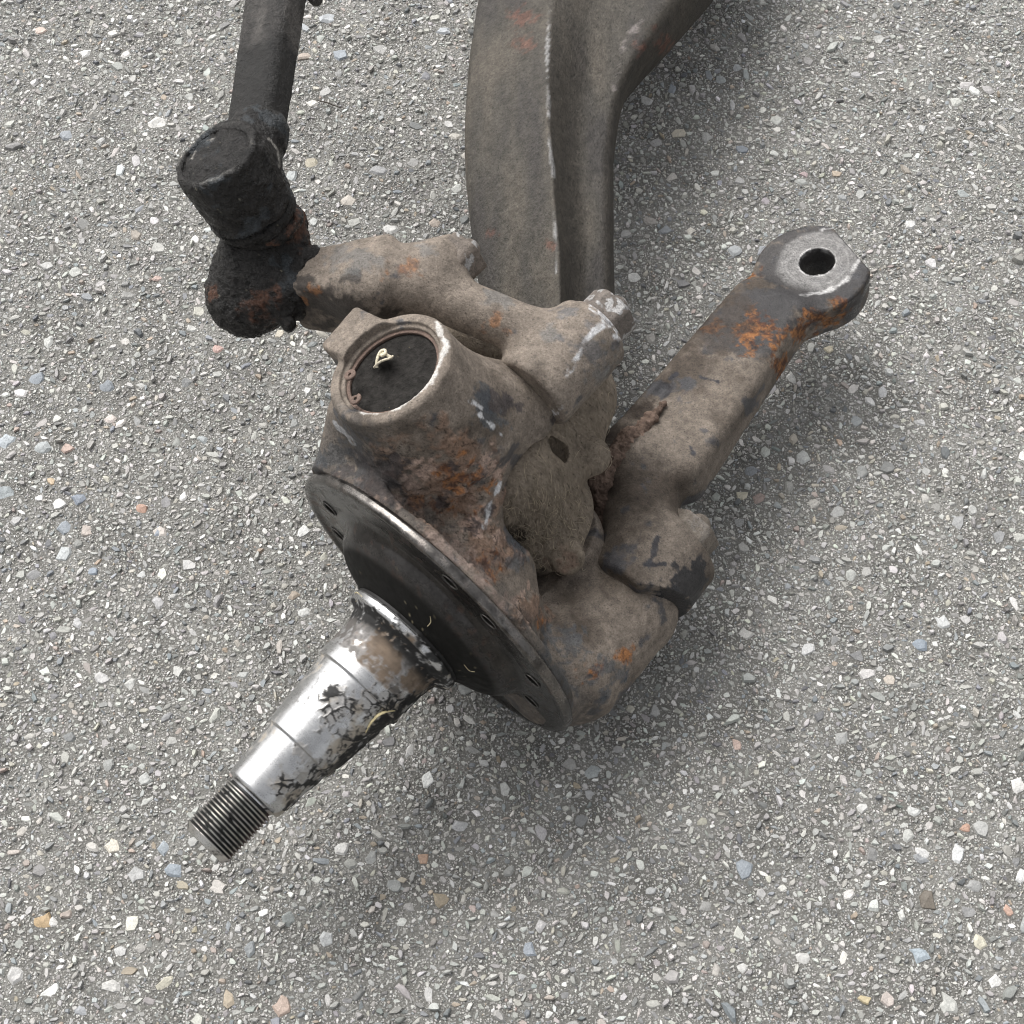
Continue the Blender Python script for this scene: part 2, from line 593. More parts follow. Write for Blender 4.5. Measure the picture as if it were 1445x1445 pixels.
# stones that stand out in the photograph: place on the road, radius, colour, elongation, turn
KNOWN = [
    (V(-4.20, -25.93, 0.00), .55, (.30, .24, .15), 1.1, 0),
    (V(-27.52, -27.31, 0.00), .62, (.50, .33, .14), 1.15, 0.9), (V(-24.57, 0.24, 0.00), .52, (.46, .25, .16), 1.1, 0.5), (V(-26.81, 33.22, 0.00), .78, (.70, .68, .63), 1.2, 0.1),
    (V(-29.22, 28.79, 0.00), .55, (.52, .56, .56), 1.1, 1.2), (V(-33.49, 32.18, 0.00), .70, (.33, .36, .39), 1.25, 0.0), (V(-33.13, 40.32, 0.00), .66, (.62, .61, .58), 1.15, 0.2),
    (V(-31.27, 42.38, 0.00), .50, (.55, .54, .5), 1.2, 0.2), (V(-29.04, 42.30, 0.00), .48, (.34, .33, .34), 1.1, 0.3), (V(-36.84, 42.67, 0.00), .50, (.56, .42, .34), 1.2, 0.0),
    (V(-20.10, -24.15, 0.00), .66, (.27, .32, .37), .95, 1.4), (V(-20.82, -22.76, 0.00), .5, (.34, .39, .43), 1.0, .4), (V(-23.89, -22.63, 0.00), .52, (.66, .60, .48), 1.25, -.1),
    (V(-26.86, -27.27, 0.00), .38, (.66, .64, .60), .9, 1.2), (V(-22.30, -27.19, 0.00), .62, (.58, .56, .47), 1.1, 0.2), (V(-28.69, -30.31, 0.00), .70, (.45, .44, .42), 1.0, .3),
    (V(-23.04, -30.95, 0.00), .60, (.46, .45, .42), 1.5, -.4), (V(-19.96, -30.79, 0.00), .50, (.60, .56, .42), 1.3, .5), (V(-16.26, -31.59, 0.00), .55, (.45, .36, .24), .6, .3),
    (V(-13.17, -32.07, -0.00), .66, (.46, .33, .25), 1.2, .9), (V(-10.78, -28.23, 0.00), .60, (.50, .51, .50), 1.0, .8), (V(-10.21, -22.72, 0.00), .55, (.50, .49, .46), 1.1, .4),
    (V(-3.10, -21.45, 0.00), .55, (.42, .42, .42), 1.3, 0), (V(-5.31, -23.41, 0.00), .40, (.46, .27, .16), 1.1, .6), (V(0.93, -28.84, 0.00), .55, (.27, .31, .36), 1.0, .9),
    (V(13.90, -24.06, 0.00), .74, (.27, .31, .35), 1.0, .3), (V(24.44, -23.37, 0.00), .55, (.28, .29, .30), 1.1, .2), (V(23.71, -29.05, 0.00), .62, (.32, .39, .44), 1.15, -.2),
    (V(27.93, -30.71, 0.00), .45, (.68, .67, .64), 1.0, 0), (V(25.09, -31.87, 0.00), .66, (.45, .45, .41), 1.0, .5), (V(21.59, -31.59, 0.00), .58, (.50, .42, .37), 1.1, .9),
    (V(20.28, -31.67, 0.00), .42, (.50, .40, .20), 1.2, .1), (V(24.64, -23.15, 0.00), .50, (.58, .57, .55), 1.3, -.5), (V(26.59, -23.15, 0.00), .62, (.52, .53, .52), 1.0, 1.2),
    (V(28.28, -21.54, 0.00), .70, (.38, .38, .36), 1.2, .1), (V(27.30, -21.54, 0.00), .36, (.50, .27, .17), 1.2, .6), (V(29.24, -26.60, 0.00), .40, (.55, .32, .22), .8, .3),
    (V(27.38, -28.43, 0.00), .50, (.56, .52, .38), .8, .5), (V(27.40, -25.08, 0.00), .55, (.30, .30, .29), 1.1, -.3), (V(24.39, -26.02, 0.00), .70, (.16, .13, .095), 1.0, 0),
    (V(30.08, -23.63, 0.00), .36, (.2, .2, .2), 1.0, 0), (V(30.33, -24.53, 0.00), .5, (.7, .7, .68), 1.0, .8), (V(12.58, 32.39, 0.00), .64, (.55, .49, .38), 1.3, .2),
    (V(17.23, 30.82, 0.00), .5, (.2, .23, .27), 1.4, 0), (V(21.71, 28.46, 0.00), .4, (.42, .30, .30), 1.2, 0), (V(24.08, 28.46, 0.00), .42, (.45, .35, .24), 1.3, 0.2),
    (V(14.05, 24.97, 0.00), .42, (.62, .60, .45), 1.1, .2), (V(12.97, 23.22, 0.00), .42, (.62, .58, .50), 1.1, .6), (V(16.16, 21.44, 0.00), .6, (.36, .38, .39), 1.2, -.4),
    (V(11.22, 23.22, 0.00), .52, (.25, .27, .29), 1.2, .2), (V(8.80, 18.99, 0.00), .55, (.58, .57, .54), 1.2, .4), (V(15.97, 3.10, 0.00), .55, (.24, .26, .28), 1.0, .2),
    (V(19.72, 4.20, 0.00), .55, (.45, .46, .44), 1.1, .4), (V(15.37, 1.31, 0.00), .5, (.55, .50, .36), 1.1, -.2), (V(16.39, 1.04, 0.00), .45, (.33, .24, .20), 1.2, .3),
    (V(22.26, 5.36, 0.00), .34, (.55, .38, .26), 1.0, 0), (V(22.17, 12.93, 0.00), .4, (.52, .45, .30), 1.2, .3), (V(24.62, 8.69, 0.00), .55, (.58, .57, .55), 1.2, .1),
    (V(25.60, 9.26, 0.00), .55, (.46, .46, .46), 1.1, .7), (V(25.90, -9.47, 0.00), .6, (.22, .27, .33), 1.1, 0), (V(23.74, -11.99, 0.00), .5, (.55, .47, .38), 1.3, 0),
    (V(18.80, -9.82, 0.00), .55, (.52, .52, .51), 1.2, .6), (V(27.57, -7.99, 0.00), .6, (.50, .51, .50), 1.2, -.2), (V(31.01, -18.87, 0.00), .6, (.66, .64, .60), 1.1, .8),
    (V(13.89, -16.23, 0.00), .42, (.50, .34, .27), 1.1, 0), (V(4.93, -17.97, 0.00), .55, (.33, .36, .36), 1.1, .2), (V(-23.22, -1.45, 0.00), .4, (.30, .34, .4), .9, 0),
    (V(-29.47, -1.19, 0.00), .62, (.30, .34, .38), 1.1, 0), (V(-28.03, -1.45, 0.00), .55, (.50, .42, .36), 1.0, .6), (V(-29.32, -3.12, 0.00), .62, (.44, .47, .47), 1.0, .9),
    (V(-28.79, 0.93, 0.00), .55, (.22, .26, .32), 1.3, .1), (V(-30.17, 0.67, 0.00), .5, (.60, .60, .58), 1.3, .2), (V(-30.09, 4.91, 0.00), .52, (.48, .33, .26), 1.2, .1),
    (V(-31.85, 4.80, 0.00), .6, (.33, .36, .36), 1.3, .3), (V(-34.24, 5.47, 0.00), .7, (.40, .45, .48), 1.3, .3), (V(-33.75, 1.31, 0.00), .8, (.42, .47, .48), 1.1, .3),
    (V(-30.86, 2.39, 0.00), .34, (.58, .42, .24), 1.1, .0), (V(-27.47, 7.27, 0.00), .5, (.56, .48, .43), 1.1, 0), (V(-23.22, -1.45, 0.00), .5, (.56, .50, .44), .8, .2),
    (V(-22.78, -4.56, 0.00), .42, (.64, .64, .55), .9, .3), (V(-21.93, 1.20, 0.00), .42, (.66, .65, .62), .7, .3), (V(-27.32, -4.31, 0.00), .4, (.24, .29, .35), 1.1, 0),
    (V(-32.98, 10.41, 0.00), .6, (.26, .30, .34), 1.1, .2), (V(-27.99, 9.66, 0.00), .6, (.24, .27, .30), 1.2, 0.7), (V(-18.60, 35.31, 0.00), .5, (.58, .46, .33), 1.1, 0),
    (V(-15.25, 35.31, 0.00), .5, (.60, .58, .52), 1.3, 0), (V(-16.18, 40.10, 0.00), .6, (.42, .34, .27), 1.2, 0), (V(-13.33, 40.32, 0.00), .7, (.27, .31, .35), 1.1, .1),
    (V(-14.35, 44.01, 0.00), .7, (.50, .53, .55), 1.5, 0), (V(-10.16, 40.68, 0.00), .7, (.48, .47, .44), 1.3, .4), (V(-5.35, 42.75, -0.00), .6, (.38, .41, .44), 1.4, 0),
    (V(-14.92, 29.46, 0.00), .6, (.44, .39, .27), 1.1, 0), (V(-16.43, 28.26, 0.00), .6, (.40, .43, .42), 1.1, 0), (V(-9.88, 28.79, 0.00), .7, (.33, .33, .33), 1.3, 0),
    (V(-12.12, 25.95, 0.00), .6, (.56, .50, .42), 1.3, 0), (V(-8.90, 23.42, 0.00), .62, (.56, .55, .52), 1.3, 0), (V(-5.51, 23.87, 0.00), .5, (.42, .34, .27), 1.1, 0),
    (V(-4.79, 33.22, 0.00), .5, (.50, .49, .47), 1.1, .5), (V(-20.58, 12.93, 0.00), .5, (.50, .30, .25), 1.1, 0), (V(-22.09, 16.05, 0.00), .5, (.62, .60, .50), .9, 0),
    (V(-16.31, 14.24, 0.00), .45, (.60, .53, .40), 1.1, 0), (V(-25.40, 18.99, 0.00), .45, (.52, .36, .30), 1.1, 0),
]
kc = np.array([k[0][:2] for k in KNOWN])
kr = np.array([k[1] for k in KNOWN])
stamp(kc, kr * .85)
big_c, big_r = scatter(1.75, 0.60, .28, .56, 8, 1.0, 11, 2.0)
near = np.argsort(-(big_r + np.where(inview(big_c, -1), 1.0, 0)))
solo = near[:300 - len(KNOWN)]
rest = near[300 - len(KNOWN):]

M_stones = surface_mat("road_stone", 1100, 0.30, 0.0004, 0.16, detail=4)
def stone_object(i, c, r, col, asp, yaw, n):
    col = np.array(col) * .68 + np.mean(col) * .32
    v, f = stone_geo(c[None], np.array([r]), np.array([yaw]), np.array([math.sqrt(asp)]), n, np.array([0.03 + 0.10 * r]), 100 + i)
    o3 = np.array([c[0], c[1], 0.0])
    me = mesh_np("stone", v[0] - o3, f)
    set_surface(me, np.repeat(np.array([col], np.float32), len(v[0]), 0), 0.6, 0.0)
    o = bpy.data.objects.new("stone", me)
    me.materials.append(M_stones)
    me.polygons.foreach_set("use_smooth", np.zeros(len(me.polygons), dtype=bool))
    o.location = o3 * CM
    sc.collection.objects.link(o)
    o.parent = asphalt
g = np.random.default_rng(5)
for i, (c, r, col, asp, yaw) in enumerate(KNOWN):
    stone_object(i, c[:2], r, col, asp, yaw, 7 + i % 3)
sc_col = colours(len(solo), g)
for i, j in enumerate(solo):
    stone_object(500 + i, big_c[j], big_r[j], sc_col[i], g.uniform(1, 1.6), g.uniform(0, 3.1), 6 + i % 4)

parts = []
def add_class(c, r, n, seed, pr):
    g = np.random.default_rng(seed)
    m = len(c)
    v, f = stone_geo(c, r, g.uniform(0, 6.3, m), np.sqrt(g.uniform(1, 2.6, m)), n, np.maximum(g.normal(pr, .35, m), .3 * pr) * r + .015, seed)
    parts.append((v, f, colours(m, g)))
add_class(big_c[rest], big_r[rest], 7, 21, .11)
c2, r2 = scatter(0.40, 0.92, .13, .29, 10, .86, 12, 1.5)
add_class(c2, r2, 6, 22, .20)
c3, r3 = scatter(0.225, 0.85, .065, .13, 4, .82, 13, 1.2)
add_class(c3, r3, 5, 23, .34)
print("stones", len(c2), len(c3))
agg = link_mesh("aggregate", join_stones(parts, "aggregate"), M_stones, asphalt, smooth=False)
agg['kind'] = 'stuff'


# ------------------------------------------------------------------ main axes of the steering knuckle
N = unit(V(-0.42, 0.12, 0.90))                  # king pin, upwards
K = V(-6.45, -4.15, 24.00)                             # centre of the king pin cap
F0 = V(-4.49, -11.83, 10.60)                          # centre of the flange
TIP = V(-16.81, -25.29, 8.70)
S = unit(TIP - F0)                              # spindle axis, outwards
SL = float(np.linalg.norm(TIP - F0))
def kp(t):
    return K - N * t

axle = empty("front_axle_end", (0.04, 0.0, 0.0),
             "rusty truck front axle end with steering knuckle and bare steel spindle lying on asphalt", "truck axle")

def s_bar(p, a, b, upv, w0, w1, t0, t1, rnd):
    """a forged bar: rounded rectangular section, half width w and half thickness t running from a to b"""
    ax = b - a
    L = np.linalg.norm(ax)
    ax = ax / L
    u = unit(upv - ax * (upv @ ax))
    s = np.cross(ax, u)
    d = p - a
    z = d @ ax
    t = np.clip(z / L, 0, 1)
    q = np.stack([np.abs(d @ s) - (w0 + (w1 - w0) * t) + rnd, np.abs(d @ u) - (t0 + (t1 - t0) * t) + rnd,
                  np.abs(z - L / 2) - L / 2 + rnd], 1)
    return np.minimum(q.max(axis=1), 0) + np.linalg.norm(np.maximum(q, 0), axis=1) - rnd

def part(name, f, lo, hi, vx, mat, parent, paint, disp=None, label=None):
    me, p, n = grow(name, f, lo, hi, vx, disp)
    c, r, m = paint(p, n)
    set_surface(me, np.clip(c, 0.003, 0.95), np.clip(r, 0.05, 1), np.clip(m, 0, 1))
    return link_mesh(name, me, mat, parent, label)

def lathe(name, o, ax, prof, seg, paint, mat, parent, thread=None, step=0.08, wob=None):
    """turn a profile of (along, radius) about the axis"""
    F = frame(ax, V(0.2, 0.1, 1))
    z, r = [], []
    for (z0, r0), (z1, r1) in zip(prof[:-1], prof[1:]):
        k = max(1, int(math.hypot(z1 - z0, r1 - r0) / step))
        t = np.arange(k) / k
        z.append(z0 + (z1 - z0) * t)
        r.append(r0 + (r1 - r0) * t)
    z = np.append(np.concatenate(z), prof[-1][0])
    r = np.append(np.concatenate(r), prof[-1][1])
    th = np.arange(seg) * 2 * math.pi / seg
    Z, T = np.meshgrid(z, th, indexing='ij')
    R = np.repeat(r[:, None], seg, 1)
    if thread:
        R = thread(Z, T, R)
    p = o + Z[..., None] * F[2] + (R * np.cos(T))[..., None] * F[0] + (R * np.sin(T))[..., None] * F[1]
    n0 = np.cos(T)[..., None] * F[0] + np.sin(T)[..., None] * F[1]
    p = p.reshape(-1, 3)
    n0 = n0.reshape(-1, 3)
    if wob is not None:
        p = p + n0 * wob(p)[:, None]
    i = np.arange(len(z) - 1)[:, None] * seg + np.arange(seg)[None]
    j = np.arange(len(z) - 1)[:, None] * seg + ((np.arange(seg) + 1) % seg)[None]
    q = np.stack([i, i + seg, j + seg, j], -1).reshape(-1, 4)[:, ::-1]
    me = mesh_np(name, p, q)
    c, rr, m = paint(p, n0, Z.ravel(), R.ravel())
    set_surface(me, np.clip(c, 0.003, 0.95), np.clip(rr, 0.05, 1), np.clip(m, 0, 1))
    return link_mesh(name, me, mat, parent)

def tube(name, pts, rad, mat, col, parent=None, seg=8, rough=0.6, metal=0.0, flat=1.0, label=None, loc=None):
    pts = np.asarray(pts, float)
    k = len(pts)
    fine = []
    for i in range(k - 1):                       # Catmull-Rom through the points
        a, b, c, d = pts[max(i - 1, 0)], pts[i], pts[i + 1], pts[min(i + 2, k - 1)]
        for t in np.linspace(0, 1, 6, endpoint=False):
            fine.append(0.5 * ((2 * b) + (c - a) * t + (2 * a - 5 * b + 4 * c - d) * t * t + (-a + 3 * b - 3 * c + d) * t ** 3))
    fine.append(pts[-1])
    fine = np.array(fine)
    R = np.interp(np.linspace(0, 1, len(fine)), np.linspace(0, 1, len(np.atleast_1d(rad))), np.atleast_1d(rad)) if np.size(rad) > 1 else np.full(len(fine), float(rad))
    vs, up0 = [], V(0.1, 0.2, 1)
    for i in range(len(fine)):
        t = unit(fine[min(i + 1, len(fine) - 1)] - fine[max(i - 1, 0)])
        u = unit(np.cross(t, up0))
        w = np.cross(u, t)
        for s in range(seg):
            a = 2 * math.pi * s / seg
            vs.append(fine[i] + R[i] * (math.cos(a) * u + flat * math.sin(a) * w))
    m = len(fine)
    fs = [(i * seg + s, i * seg + (s + 1) % seg, (i + 1) * seg + (s + 1) % seg, (i + 1) * seg + s) for i in range(m - 1) for s in range(seg)]
    vs += [fine[0], fine[-1]]
    fs += [(len(vs) - 2, (s + 1) % seg, s, s) for s in range(seg)] + [(len(vs) - 1, (m - 1) * seg + s, (m - 1) * seg + (s + 1) % seg, (m - 1) * seg + (s + 1) % seg) for s in range(seg)]
    vs = np.array(vs)
    me = bpy.data.meshes.new(name)
    org = np.zeros(3) if loc is None else np.asarray(loc)
    me.from_pydata([tuple((v - org) * CM) for v in vs], [], [tuple(dict.fromkeys(f)) for f in fs])
    me.update()
    c = np.repeat(np.array([col], np.float32), len(vs), 0) * (1 + 0.2 * vnoise(vs, 0.4, 3))[:, None]
    set_surface(me, c, rough, metal)
    o = link_mesh(name, me, mat, parent, label)
    if loc is not None:
        o.location = org * CM
    return o

# ------------------------------------------------------------------ steering knuckle (forged body with both yokes)
LUG = V(-7.71, -1.64, 21.40)
LUGX = V(-8.15, 0.61, 22.40) - V(-10.46, -1.75, 22.40)
YB = V(-0.26, -2.88, 17.20)
def f_knuckle(p):
    d = s_cyl(p, K, kp(6.8), 3.62, 4.1, .28)
    d = un(d, s_box(p, LUG, frame(N, LUGX), (1.5, 1.55, 1.9), .3), .4)
    d = un(d, s_cone(p, kp(4.2), YB, 3.2, 3.0), 1.6)
    UPL = unit(np.cross(S, np.cross(V(0, 0, 1), S)))
    back = s_cyl(p, F0 - S * 5.8 + UPL * 2.0, F0 - S * 1.0 + UPL * .6, 2.6, 7.0, .6)
    back = un(back, s_cyl(p, F0 - S * 1.25, F0 - S * 0.55, 9.7, 9.8, .2), 1.0)
    back = un(back, s_cone(p, V(-8.51, -4.12, 18.80), V(-9.69, -6.01, 15.60), 1.7, 1.5), 1.6)
    back = np.maximum(back, (p - F0) @ S + .5)
    d = un(d, back, 2.0)
    d = un(d, s_cone(p, V(3.28, -12.69, 5.60), V(7.01, -9.85, 5.80), 4.2, 3.05), 1.8)
    d = un(d, s_cone(p, kp(19.2), kp(21.2), 4.3, 3.9), 1.2)
    cut = s_cyl(p, kp(8.6), kp(17.6), 4.75, None, .8)
    cut = un(cut, s_cyl(p, kp(8.6) - S * 4, kp(17.6) - S * 4, 5.2, None, .8), .5)
    cut = un(cut, s_cyl(p, kp(8.6) - S * 8, kp(17.6) - S * 8, 6.5, None, .8), .5)
    d = sub(d, -(-cut), .7) if False else np.maximum(d, -cut)
    d = np.maximum(d, -s_cyl(p, K + N * .8, K - N * .85, 2.78, None, .05))
    d = np.maximum(d, -s_cyl(p, K + N * .8, K - N * .22, 3.0, None, .05))
    d = np.maximum(d, -s_cyl(p, F0 - S * 2.5, F0 + S * 4, 3.0, None, .05))
    web = un(s_cone(p, V(-1.66, -5.56, 18.00), V(-2.38, -9.53, 15.20), 1.7, 1.6), s_cone(p, V(-2.39, -9.09, 15.20), V(0.30, -12.01, 10.50), 1.6, 1.1), .8)
    web = un(web, s_cone(p, V(-4.76, -6.71, 18.20), V(-5.19, -9.06, 16.00), 1.9, 1.8), .8)
    d = un(d, np.maximum(web, (p - F0) @ S + .5), 1.3)
    d = np.maximum(d, p[:, 2] * -1 + 0.35)
    return d

RUST_AT = [((-3.90, 1.74, 0.0398, -0.5495), 3.0), ((-9.56, 1.20, 0.0975, -0.5440), 1.6), ((-5.73, -0.93, 0.0585, -0.5222), 2.2), ((-1.51, -2.50, 0.0154, -0.5062), 2.0), ((-7.76, 3.92, 0.0792, -0.5717), 1.6), ((-2.99, 4.47, 0.0305, -0.5773), 1.5), ((-11.47, 1.74, 0.1171, -0.5495), 1.2), ((1.03, -7.10, -0.0105, -0.4593), 1.2), ((-4.95, 6.70, 0.0505, -0.6001), 1.0)]
ORANGE_AT = [((-3.44, 2.28, 0.0351, -0.5550), 1.5), ((-4.59, 0.67, 0.0469, -0.5385), 1.0), ((-1.74, -3.54, 0.0177, -0.4956), 0.8), ((-6.25, 0.93, 0.0638, -0.5412), .6), ((-12.18, 1.74, 0.1243, -0.5495), .6), ((-1.04, -4.56, 0.0106, -0.4851), .5), ((2.15, -8.09, -0.0220, -0.4491), .35), ((7.08, -10.30, -0.0722, -0.4266), .5), ((5.16, -11.51, -0.0527, -0.4142), .6)]
PINK_AT = [((-8.55, -0.66, 0.0872, -0.5249), 1.0), ((-5.23, -2.50, 0.0533, -0.5062), 1.0), ((-1.95, -5.08, 0.0199, -0.4799), 1.1), ((-0.11, -6.59, 0.0012, -0.4644), .8), ((-10.50, 1.20, 0.1072, -0.5440), .7), ((-7.67, 1.20, 0.0783, -0.5440), .8), ((-3.19, 1.20, 0.0325, -0.5440), .7), ((-6.74, 1.74, 0.0688, -0.5495), 1.0), ((-3.82, -3.54, 0.0389, -0.4956), 1.5), ((-5.83, 3.10, 0.0595, -0.5633), .8), ((-2.46, -0.93, 0.0251, -0.5222), 1.2), ((-8.03, -1.98, 0.0820, -0.5115), .7), ((-1.55, 3.65, 0.0158, -0.5689), .9)]
DARK_AT = [((-9.13, 2.28, 0.0931, -0.5550), 1.7), ((-3.15, -1.19, 0.0322, -0.5196), .6), ((-3.93, 3.37, 0.0401, -0.5661), .7), ((-0.36, 8.40, 0.0037, -0.6174), .8), ((-1.58, 8.69, 0.0161, -0.6203), .6), ((-4.59, 0.67, 0.0469, -0.5385), .4), ((3.27, 7.27, -0.0333, -0.6058), .5), ((1.06, -0.40, -0.0108, -0.5276), .5), ((0.83, 1.74, -0.0084, -0.5495), .6), ((-1.53, 0.13, 0.0156, -0.5331), .35)]
BLUE_AT = [((-1.57, 7.27, 0.0161, -0.6058), .9), ((-2.07, 8.97, 0.0211, -0.6233), .6), ((0.58, -3.54, -0.0059, -0.4956), .7), ((3.05, -9.08, -0.0311, -0.4391), 1.2), ((2.34, -11.99, -0.0239, -0.4093), 1.3), ((5.70, -11.51, -0.0581, -0.4142), 1.2), ((0.35, -1.98, -0.0036, -0.5115), .6), ((-12.08, 4.47, 0.1233, -0.5773), .8)]
def paint_knuckle(p, n):
    c, r, m, pt = dusty(p, n)
    fine = fbm(p, .45, 4, 41)
    mk = spots(p, RUST_AT, .45, 2)
    k = mk * sstep(fbm(p, 1.4, 5, 43), -.25, .05)
    c = mixc(c, np.array((.24, .155, .11)), k * .75)
    r = r + .1 * k
    k = spots(p, PINK_AT, .9, 6, .2) * sstep(fine, -.35, .1)
    c = mixc(c, PINK, k * .85)
    k = spots(p, ORANGE_AT, .9, 7, .3) * sstep(fine, -.4, .05)
    c = mixc(c, rusty(p), k * .9)
    k = spots(p, DARK_AT, .8, 8, .15)
    c = mixc(c, V(.055, .048, .05), k * .8)
    k = spots(p, BLUE_AT, .9, 9, .25)
    c = mixc(c, V(.06, .075, .09), k * .6)
    r = r - .25 * k
    k = mk * (1 - sstep(np.abs(fbm(p, .8, 3, 47)), .0, .045))                   # cracks in the scale
    c = mixc(c, V(.03, .02, .016), k * .8)
    k = streak(p, [((-10.16, 7.66, 0.1037, -0.6099), (-7.99, 8.06, 0.0815, -0.6139)), ((-7.99, 8.06, 0.0815, -0.6139), (-5.66, 10.12, 0.0577, -0.6350)), ((-5.66, 10.12, 0.0577, -0.6350), (-4.54, 13.17, 0.0463, -0.6661)), ((-4.54, 13.17, 0.0463, -0.6661), (-5.32, 15.14, 0.0543, -0.6862))], .17)
    k = k * sstep(n @ N, -.2, .5)
    c = mixc(c, V(.60, .58, .55), k * .8)
    k2 = streak(p, [((-2.25, 7.55, 0.0230, -0.6087), (-0.79, 6.03, 0.0081, -0.5932)), ((-2.85, 8.63, 0.0291, -0.6198), (-2.16, 8.12, 0.0221, -0.6145)), ((-0.78, 2.17, 0.0080, -0.5539), (-1.44, 0.56, 0.0147, -0.5374)), ((-1.44, 0.56, 0.0147, -0.5374), (-1.80, -1.19, 0.0184, -0.5196)), ((-12.21, 6.98, 0.1246, -0.6030), (-10.69, 5.30, 0.1090, -0.5858))], .13)
    k2 *= sstep(fine, -.4, .1)
    c = mixc(c, V(.55, .55, .56), k2)
    r = r * (1 - .3 * k2)
    edge = 1 - sstep(-((p - F0) @ S), 2.2, 3.2)
    c = mixc(c, V(.05, .048, .047), edge * .6 * sstep(fine + .3, -.2, .3))
    return c * (1 + .25 * fine)[:, None], r, m
def disp_knuckle(p):
    mk = spots(p, RUST_AT, .4, 2)
    rough = fbm(p, 1.1, 5, 51)
    flake = sstep(fbm(p, 1.4, 5, 43), -.06, .04)
    return .03 * fbm(p, 1.5, 4, 52) + mk * (.20 * rough + .14 * flake - .04 * (1 - sstep(np.abs(fbm(p, .8, 3, 47)), 0, .05))) + .008 * vnoise(p, .12, 5)

knuckle = part("steering_knuckle", f_knuckle, (-17, -21, 0), (14, 6, 26.5), .10, M_cast, axle, paint_knuckle, disp_knuckle)

# greasy disc in the king pin bore, its lock ring ears and the split pin
def paint_plain(col, rough=.7, metal=0., var=.3, sc_=.5):
    def f(p, n, *a):
        c = np.array(col, np.float32) * (1 + var * fbm(p, sc_, 4, 61))[:, None]
        return c, np.full(len(p), rough), np.full(len(p), metal)
    return f
def paint_disc(p, n):
    c = np.array((.028, .026, .024), np.float32) * (1 + .6 * fbm(p, .3, 4, 62))[:, None]
    k = sstep(vnoise(p, .06, 63), .80, .92) * sstep(fbm(p, 1.0, 2, 64), -.1, .4)
    return mixc(c, V(.45, .38, .22), k), np.full(len(p), .85), np.zeros(len(p))
part("dust_plug", lambda p: un(s_cyl(p, K - N * .62, K - N * 1.1, 2.8, None, .05), s_cone(p, V(-6.79, -3.36, 23.20), V(-6.76, -3.62, 23.60), .55, .3), .6),
     K - 3.3, K + 3.3, .06, M_fur, knuckle, paint_disc, lambda p: .03 * fbm(p, .25, 3, 65))
def f_ring(p):
    d = np.maximum(s_cyl(p, K - N * .42, K - N * .60, 2.85, None, .03), -s_cyl(p, K, K - N * 1.2, 2.58, None, .03))
    for q in (V(-8.52, -4.35, 23.55), V(-8.16, -5.84, 23.55)):
        d = un(d, s_cyl(p, q + N * .07, q - N * .07, .34, None, .03), .12)
    for q in (V(-8.52, -4.35, 23.55), V(-8.16, -5.84, 23.55)):
        d = np.maximum(d, -s_cyl(p, q + N * .5, q - N * .5, .10, None, .01))
    g_ = V(-8.55, -5.39, 23.60)
    return np.maximum(d, -s_box(p, g_, frame(N), (.45, .22, .6), .05))
part("lock_ring", f_ring, K - 3.3, K + 3.3, .045, M_cast, knuckle, paint_plain((.15, .105, .085), .7))
cp = V(-6.79, -3.73, 24.10)
ux, uy = frame(N)[0], frame(N)[1]
def lp(*q):
    return [cp + 1.3 * a * ux + 1.3 * b * uy + c * N for a, b, c in q]
pin = tube("split_pin", lp((-.30, -.28, -.1), (-.22, -.08, .1), (-.12, .14, .2), (0, .30, .22), (.16, .30, .2), (.2, .14, .2), (.06, .06, .18), (-.02, .16, .15), (.10, .22, .1), (.26, .08, .02), (.40, -.02, -.1)), .085, M_cast, (.62, .56, .42), knuckle, rough=.5)
pin2 = tube("split_pin_leg", lp((-.42, -.22, -.1), (-.2, -.22, .08), (.05, -.16, .12), (.36, -.10, .05), (.44, .04, -.05)), .07, M_cast, (.58, .52, .40), pin, rough=.5)

# ------------------------------------------------------------------ brake flange with its dome and bolt holes
def paint_flange(p, n, z=None, r=None):
    a = fbm(p, 1.6, 4, 71)
    b = fbm(p, .5, 4, 72)
    d = p - F0
    zz = d @ S
    rr = np.linalg.norm(d - zz[:, None] * S, axis=1)
    c = np.array((.062, .058, .055), np.float32) * (1 + .6 * a)[:, None]
    c = mixc(c, V(.12, .075, .058), sstep(b + .3 * a, .2, .45) * .5)
    rough = .17 + .16 * sstep(b, -.3, .5)
    metal = np.full(len(p), .9)
    g = sstep(6.5 + .4 * a - rr, 0, .3)                              # matt black dust and grease on the dome
    hot = sstep(rr, 5.75, 6.2) * (1 - sstep(rr, 6.45, 6.6))
    c = mixc(c, V(.011, .0105, .0095), g * (1 - .45 * hot))
    rough = rough + g * (.45 - .36 * hot)
    metal = metal * (1 - g)
    k = g * sstep(vnoise(p, .07, 73), .82, .95) * .7
    c = mixc(c, V(.28, .24, .16), k)
    e = sstep(rr, 10.0, 10.15)
    c = mixc(c, V(.24, .225, .21), e * sstep(b, -.4, .2) * .6)
    return c, rough, metal
prof = [(-0.55, 3.0), (-0.55, 10.1), (-0.42, 10.25), (-0.05, 10.25), (0.10, 10.15), (0.13, 9.8), (-0.05, 9.4), (-0.02, 7.5), (.10, 7.0), (.34, 6.72), (.62, 6.55), (.92, 6.33), (1.18, 6.05), (1.40, 5.7),
        (1.58, 5.3), (1.75, 4.8), (1.92, 4.3), (2.2, 3.8), (2.2, 3.0), (-0.55, 3.0)]
flange = lathe("brake_flange", F0, S, prof, 220, paint_flange, M_gloss, knuckle, step=.12, wob=lambda p: .015 * fbm(p, 2.0, 3, 75))
HOLES = [V(-10.23, -7.88, 15.20), V(-10.17, -8.50, 13.80), V(-3.18, -11.93, 15.00), V(-0.83, -13.03, 11.00), V(1.19, -14.45, 6.00), V(1.12, -15.15, 4.50)]
